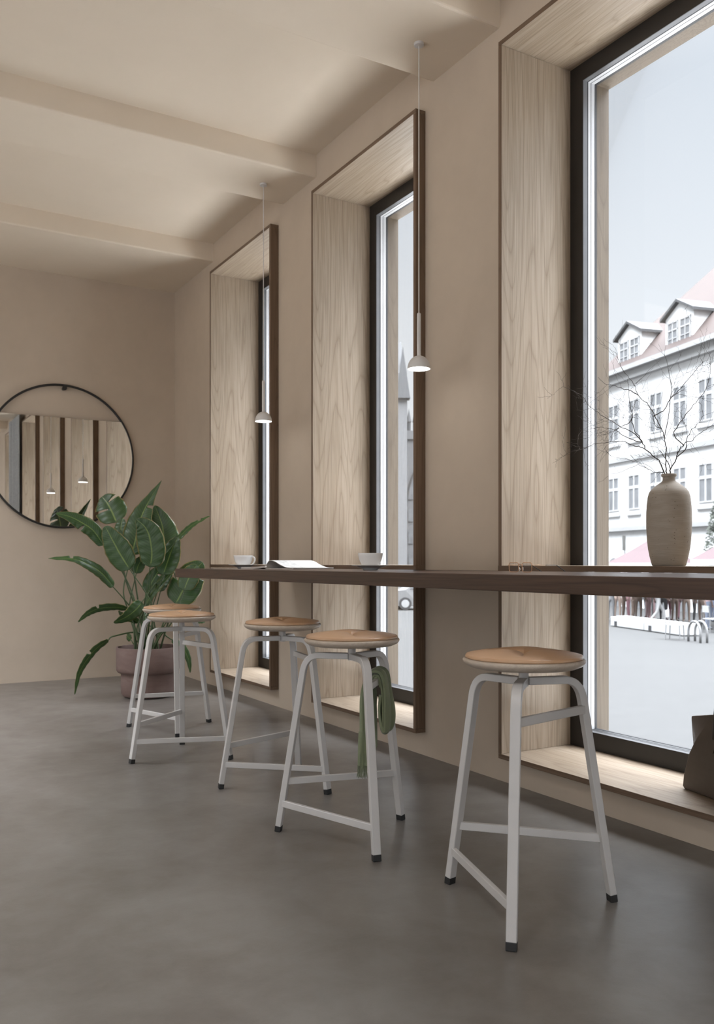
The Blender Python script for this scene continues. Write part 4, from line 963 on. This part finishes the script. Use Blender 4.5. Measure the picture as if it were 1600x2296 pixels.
PPL = [(1369, 1392, 'stand', -1.0, 0, 'black', 'grey', 'dark', 'person in black top and grey trousers at the left edge of the crowd'),
 (1384, 1388, 'stand', 2.0, 0, 'pink', 'tan', 'brown', 'person in pink top and tan trousers standing behind the left bench'),
 (1397, 1391, 'stand', .6, 1, 'white', 'brown', 'dark', 'person in white top and brown trousers standing behind the left bench'),
 (1408, 1386, 'stand', -2.2, 0, 'grey', 'burgundy', 'fair', 'person in grey top and burgundy trousers behind the left bench'),
 (1419, 1390, 'stand', 1.0, 0, 'mauve', 'tan', 'brown', 'person in mauve top and tan trousers behind the left bench'),
 (1431, 1392, 'stand', -.5, 1, 'green', 'brown', 'dark', 'person in dull green top and brown trousers behind the benches'),
 (1441, 1386, 'stand', 2.6, 0, 'green', 'grey', 'grey', 'grey haired person in dull green top and grey trousers behind the benches'),
 (1452, 1391, 'stand', .3, 0, 'burgundy', 'pink', 'dark', 'person in burgundy top and pink trousers behind the benches'),
 (1461, 1388, 'stand', -1.4, 1, 'pink', 'pink', 'brown', 'person dressed all in pink behind the benches'),
 (1475, 1400, 'walk', .9, 0, 'white', 'white', 'dark', 'person all in white walking behind the right bench'),
 (1486, 1396, 'walk', -.9, 0, 'pink', 'black', 'brown', 'person in pink top and black trousers walking beside the one in white'),
 (1497, 1392, 'stand', 1.5, 1, 'mauve', 'burgundy', 'dark', 'person in mauve top and burgundy trousers behind the right bench'),
 (1512, 1394, 'stand', -.2, 0, 'burgundy', 'brown', 'fair', 'fair haired person in burgundy top and brown trousers behind the slim chair'),
 (1527, 1390, 'stand', 2.2, 0, 'white', 'burgundy', 'brown', 'person in white top and burgundy trousers behind the bicycle rack'),
 (1538, 1397, 'stand', -.9, 0, 'burgundy', 'tan', 'dark', 'person in burgundy top and tan trousers left of the bicycle rack'),
 (1556, 1396, 'stand', .7, 1, 'pink', 'black', 'dark', 'person in pink top and black trousers right behind the bicycle rack'),
 (1572, 1400, 'stand', -1.8, 0, 'tan', 'brown', 'brown', 'person in tan top and brown trousers near the right picture edge'),
 (1586, 1412, 'stand', .2, 0, 'pink', 'denim', 'grey', 'grey haired person in pink top and blue jeans near the right picture edge'),
 (1597, 1396, 'stand', 1.2, 0, 'white', 'blue', 'fair', 'fair haired person in white top and blue trousers at the right picture edge')]
for a in PPL: person(*a)

# ================================================================== LIGHT
# bright overcast sky: pale near the horizon, brighter high up and on the sunny (left) side
W = bpy.data.worlds.new('sky'); SC.world = W; W.use_nodes = True; T = W.node_tree; N = T.nodes; L = T.links
for n in list(N): N.remove(n)
tc = N.new('ShaderNodeTexCoord'); sep = N.new('ShaderNodeSeparateXYZ'); L.new(tc.outputs['Generated'], sep.inputs[0])
cr = N.new('ShaderNodeValToRGB'); L.new(sep.outputs['Z'], cr.inputs[0]); e = cr.color_ramp.elements
for _ in range(2): e.new(.5)
for el, (p, c) in zip(e, ((0, (.70, .72, .745)), (.22, (.64, .67, .71)), (.47, (.53, .575, .635)), (.60, (.70, .735, .79)))): el.position = p; el.color = c + (1,)
nz = N.new('ShaderNodeTexNoise'); nz.inputs['Scale'].default_value = 2.2; nz.inputs['Detail'].default_value = 4; L.new(tc.outputs['Generated'], nz.inputs['Vector'])
cl = N.new('ShaderNodeMapRange'); cl.inputs['From Min'].default_value = .42; cl.inputs['From Max'].default_value = .75; cl.inputs['To Max'].default_value = .5; L.new(nz.outputs['Fac'], cl.inputs['Value'])
mx = N.new('ShaderNodeMix'); mx.data_type = 'RGBA'; L.new(cl.outputs[0], mx.inputs[0]); L.new(cr.outputs[0], mx.inputs[6]); # behind the camera the sky is brighter too
mx.inputs[7].default_value = (.69, .71, .735, 1)
def mr_(sock, a, b, c, d, interp='SMOOTHSTEP'):
    o = N.new('ShaderNodeMapRange'); o.interpolation_type = interp
    for k, v in zip(('From Min', 'From Max', 'To Min', 'To Max'), (a, b, c, d)): o.inputs[k].default_value = v
    L.new(sock, o.inputs['Value']); return o.outputs[0]
SKY_RIGHT = 1.2
SKY_TOP, SKY_LEFT = 24.0, .0
top = mr_(sep.outputs['Z'], .56, .80, 1.0, SKY_TOP)
lf = mr_(sep.outputs['X'], -.1, -.8, 0.0, SKY_LEFT)
ad = N.new('ShaderNodeMath'); L.new(top, ad.inputs[0]); L.new(lf, ad.inputs[1])
# broad bright area of sky low on the right, behind the camera
rx = mr_(sep.outputs['X'], .0, .5, 0.0, 1.0); ry = mr_(sep.outputs['Y'], -.05, -.6, 0.0, 1.0); rz_ = mr_(sep.outputs['Z'], -.02, .1, 0.0, 1.0)
l1 = N.new('ShaderNodeMath'); l1.operation = 'MULTIPLY'; L.new(rx, l1.inputs[0]); L.new(ry, l1.inputs[1])
l2 = N.new('ShaderNodeMath'); l2.operation = 'MULTIPLY'; L.new(l1.outputs[0], l2.inputs[0]); L.new(rz_, l2.inputs[1])
l3 = N.new('ShaderNodeMath'); l3.operation = 'MULTIPLY_ADD'; L.new(l2.outputs[0], l3.inputs[0]); l3.inputs[1].default_value = SKY_RIGHT; L.new(ad.outputs[0], l3.inputs[2]); ad = l3
by = mr_(sep.outputs['Y'], -.25, -.7, 0.0, 1.0); bx = mr_(sep.outputs['X'], .35, 0.0, 0.0, 1.0); bz = mr_(sep.outputs['Z'], -.02, .1, 0.0, 1.0)
l4 = N.new('ShaderNodeMath'); l4.operation = 'MULTIPLY'; L.new(by, l4.inputs[0]); L.new(bx, l4.inputs[1])
l5 = N.new('ShaderNodeMath'); l5.operation = 'MULTIPLY'; L.new(l4.outputs[0], l5.inputs[0]); L.new(bz, l5.inputs[1])
l6 = N.new('ShaderNodeMath'); l6.operation = 'MULTIPLY_ADD'; L.new(l5.outputs[0], l6.inputs[0]); l6.inputs[1].default_value = 1.6; L.new(ad.outputs[0], l6.inputs[2]); ad = l6
bg = N.new('ShaderNodeBackground'); L.new(mx.outputs[2], bg.inputs['Color']); L.new(ad.outputs[0], bg.inputs['Strength'])
wo = N.new('ShaderNodeOutputWorld'); L.new(bg.outputs[0], wo.inputs['Surface'])
W.cycles.sampling_method = 'MANUAL'; W.cycles.sample_map_resolution = 512

# ================================================================== CAMERA / RENDER
cam = bpy.data.cameras.new('camera'); co = bpy.data.objects.new('camera', cam); COL.objects.link(co)
co.location = EYEP; co.rotation_euler = (R(90), 0, -TH)
cam.sensor_fit = 'VERTICAL'; cam.sensor_height = 36.0; cam.lens = FPX*36/2296
cam.shift_x = 0.0; cam.shift_y = (HY-1148)/2296; cam.clip_start = .05; cam.clip_end = 400
cam.dof.use_dof = True; cam.dof.focus_distance = 3.5; cam.dof.aperture_fstop = cam.lens/1000/.0060
SC.camera = co
SC.view_settings.view_transform = 'Standard'; SC.view_settings.look = 'None'; SC.view_settings.gamma = 1; SC.view_settings.exposure = .50; SC.view_settings.use_curve_mapping = False
cy = SC.cycles; cy.use_denoising = True; cy.max_bounces = 12; cy.diffuse_bounces = 6; cy.glossy_bounces = 4; cy.transparent_max_bounces = 16; cy.sample_clamp_indirect = 8; cy.caustics_reflective = False; cy.caustics_refractive = False
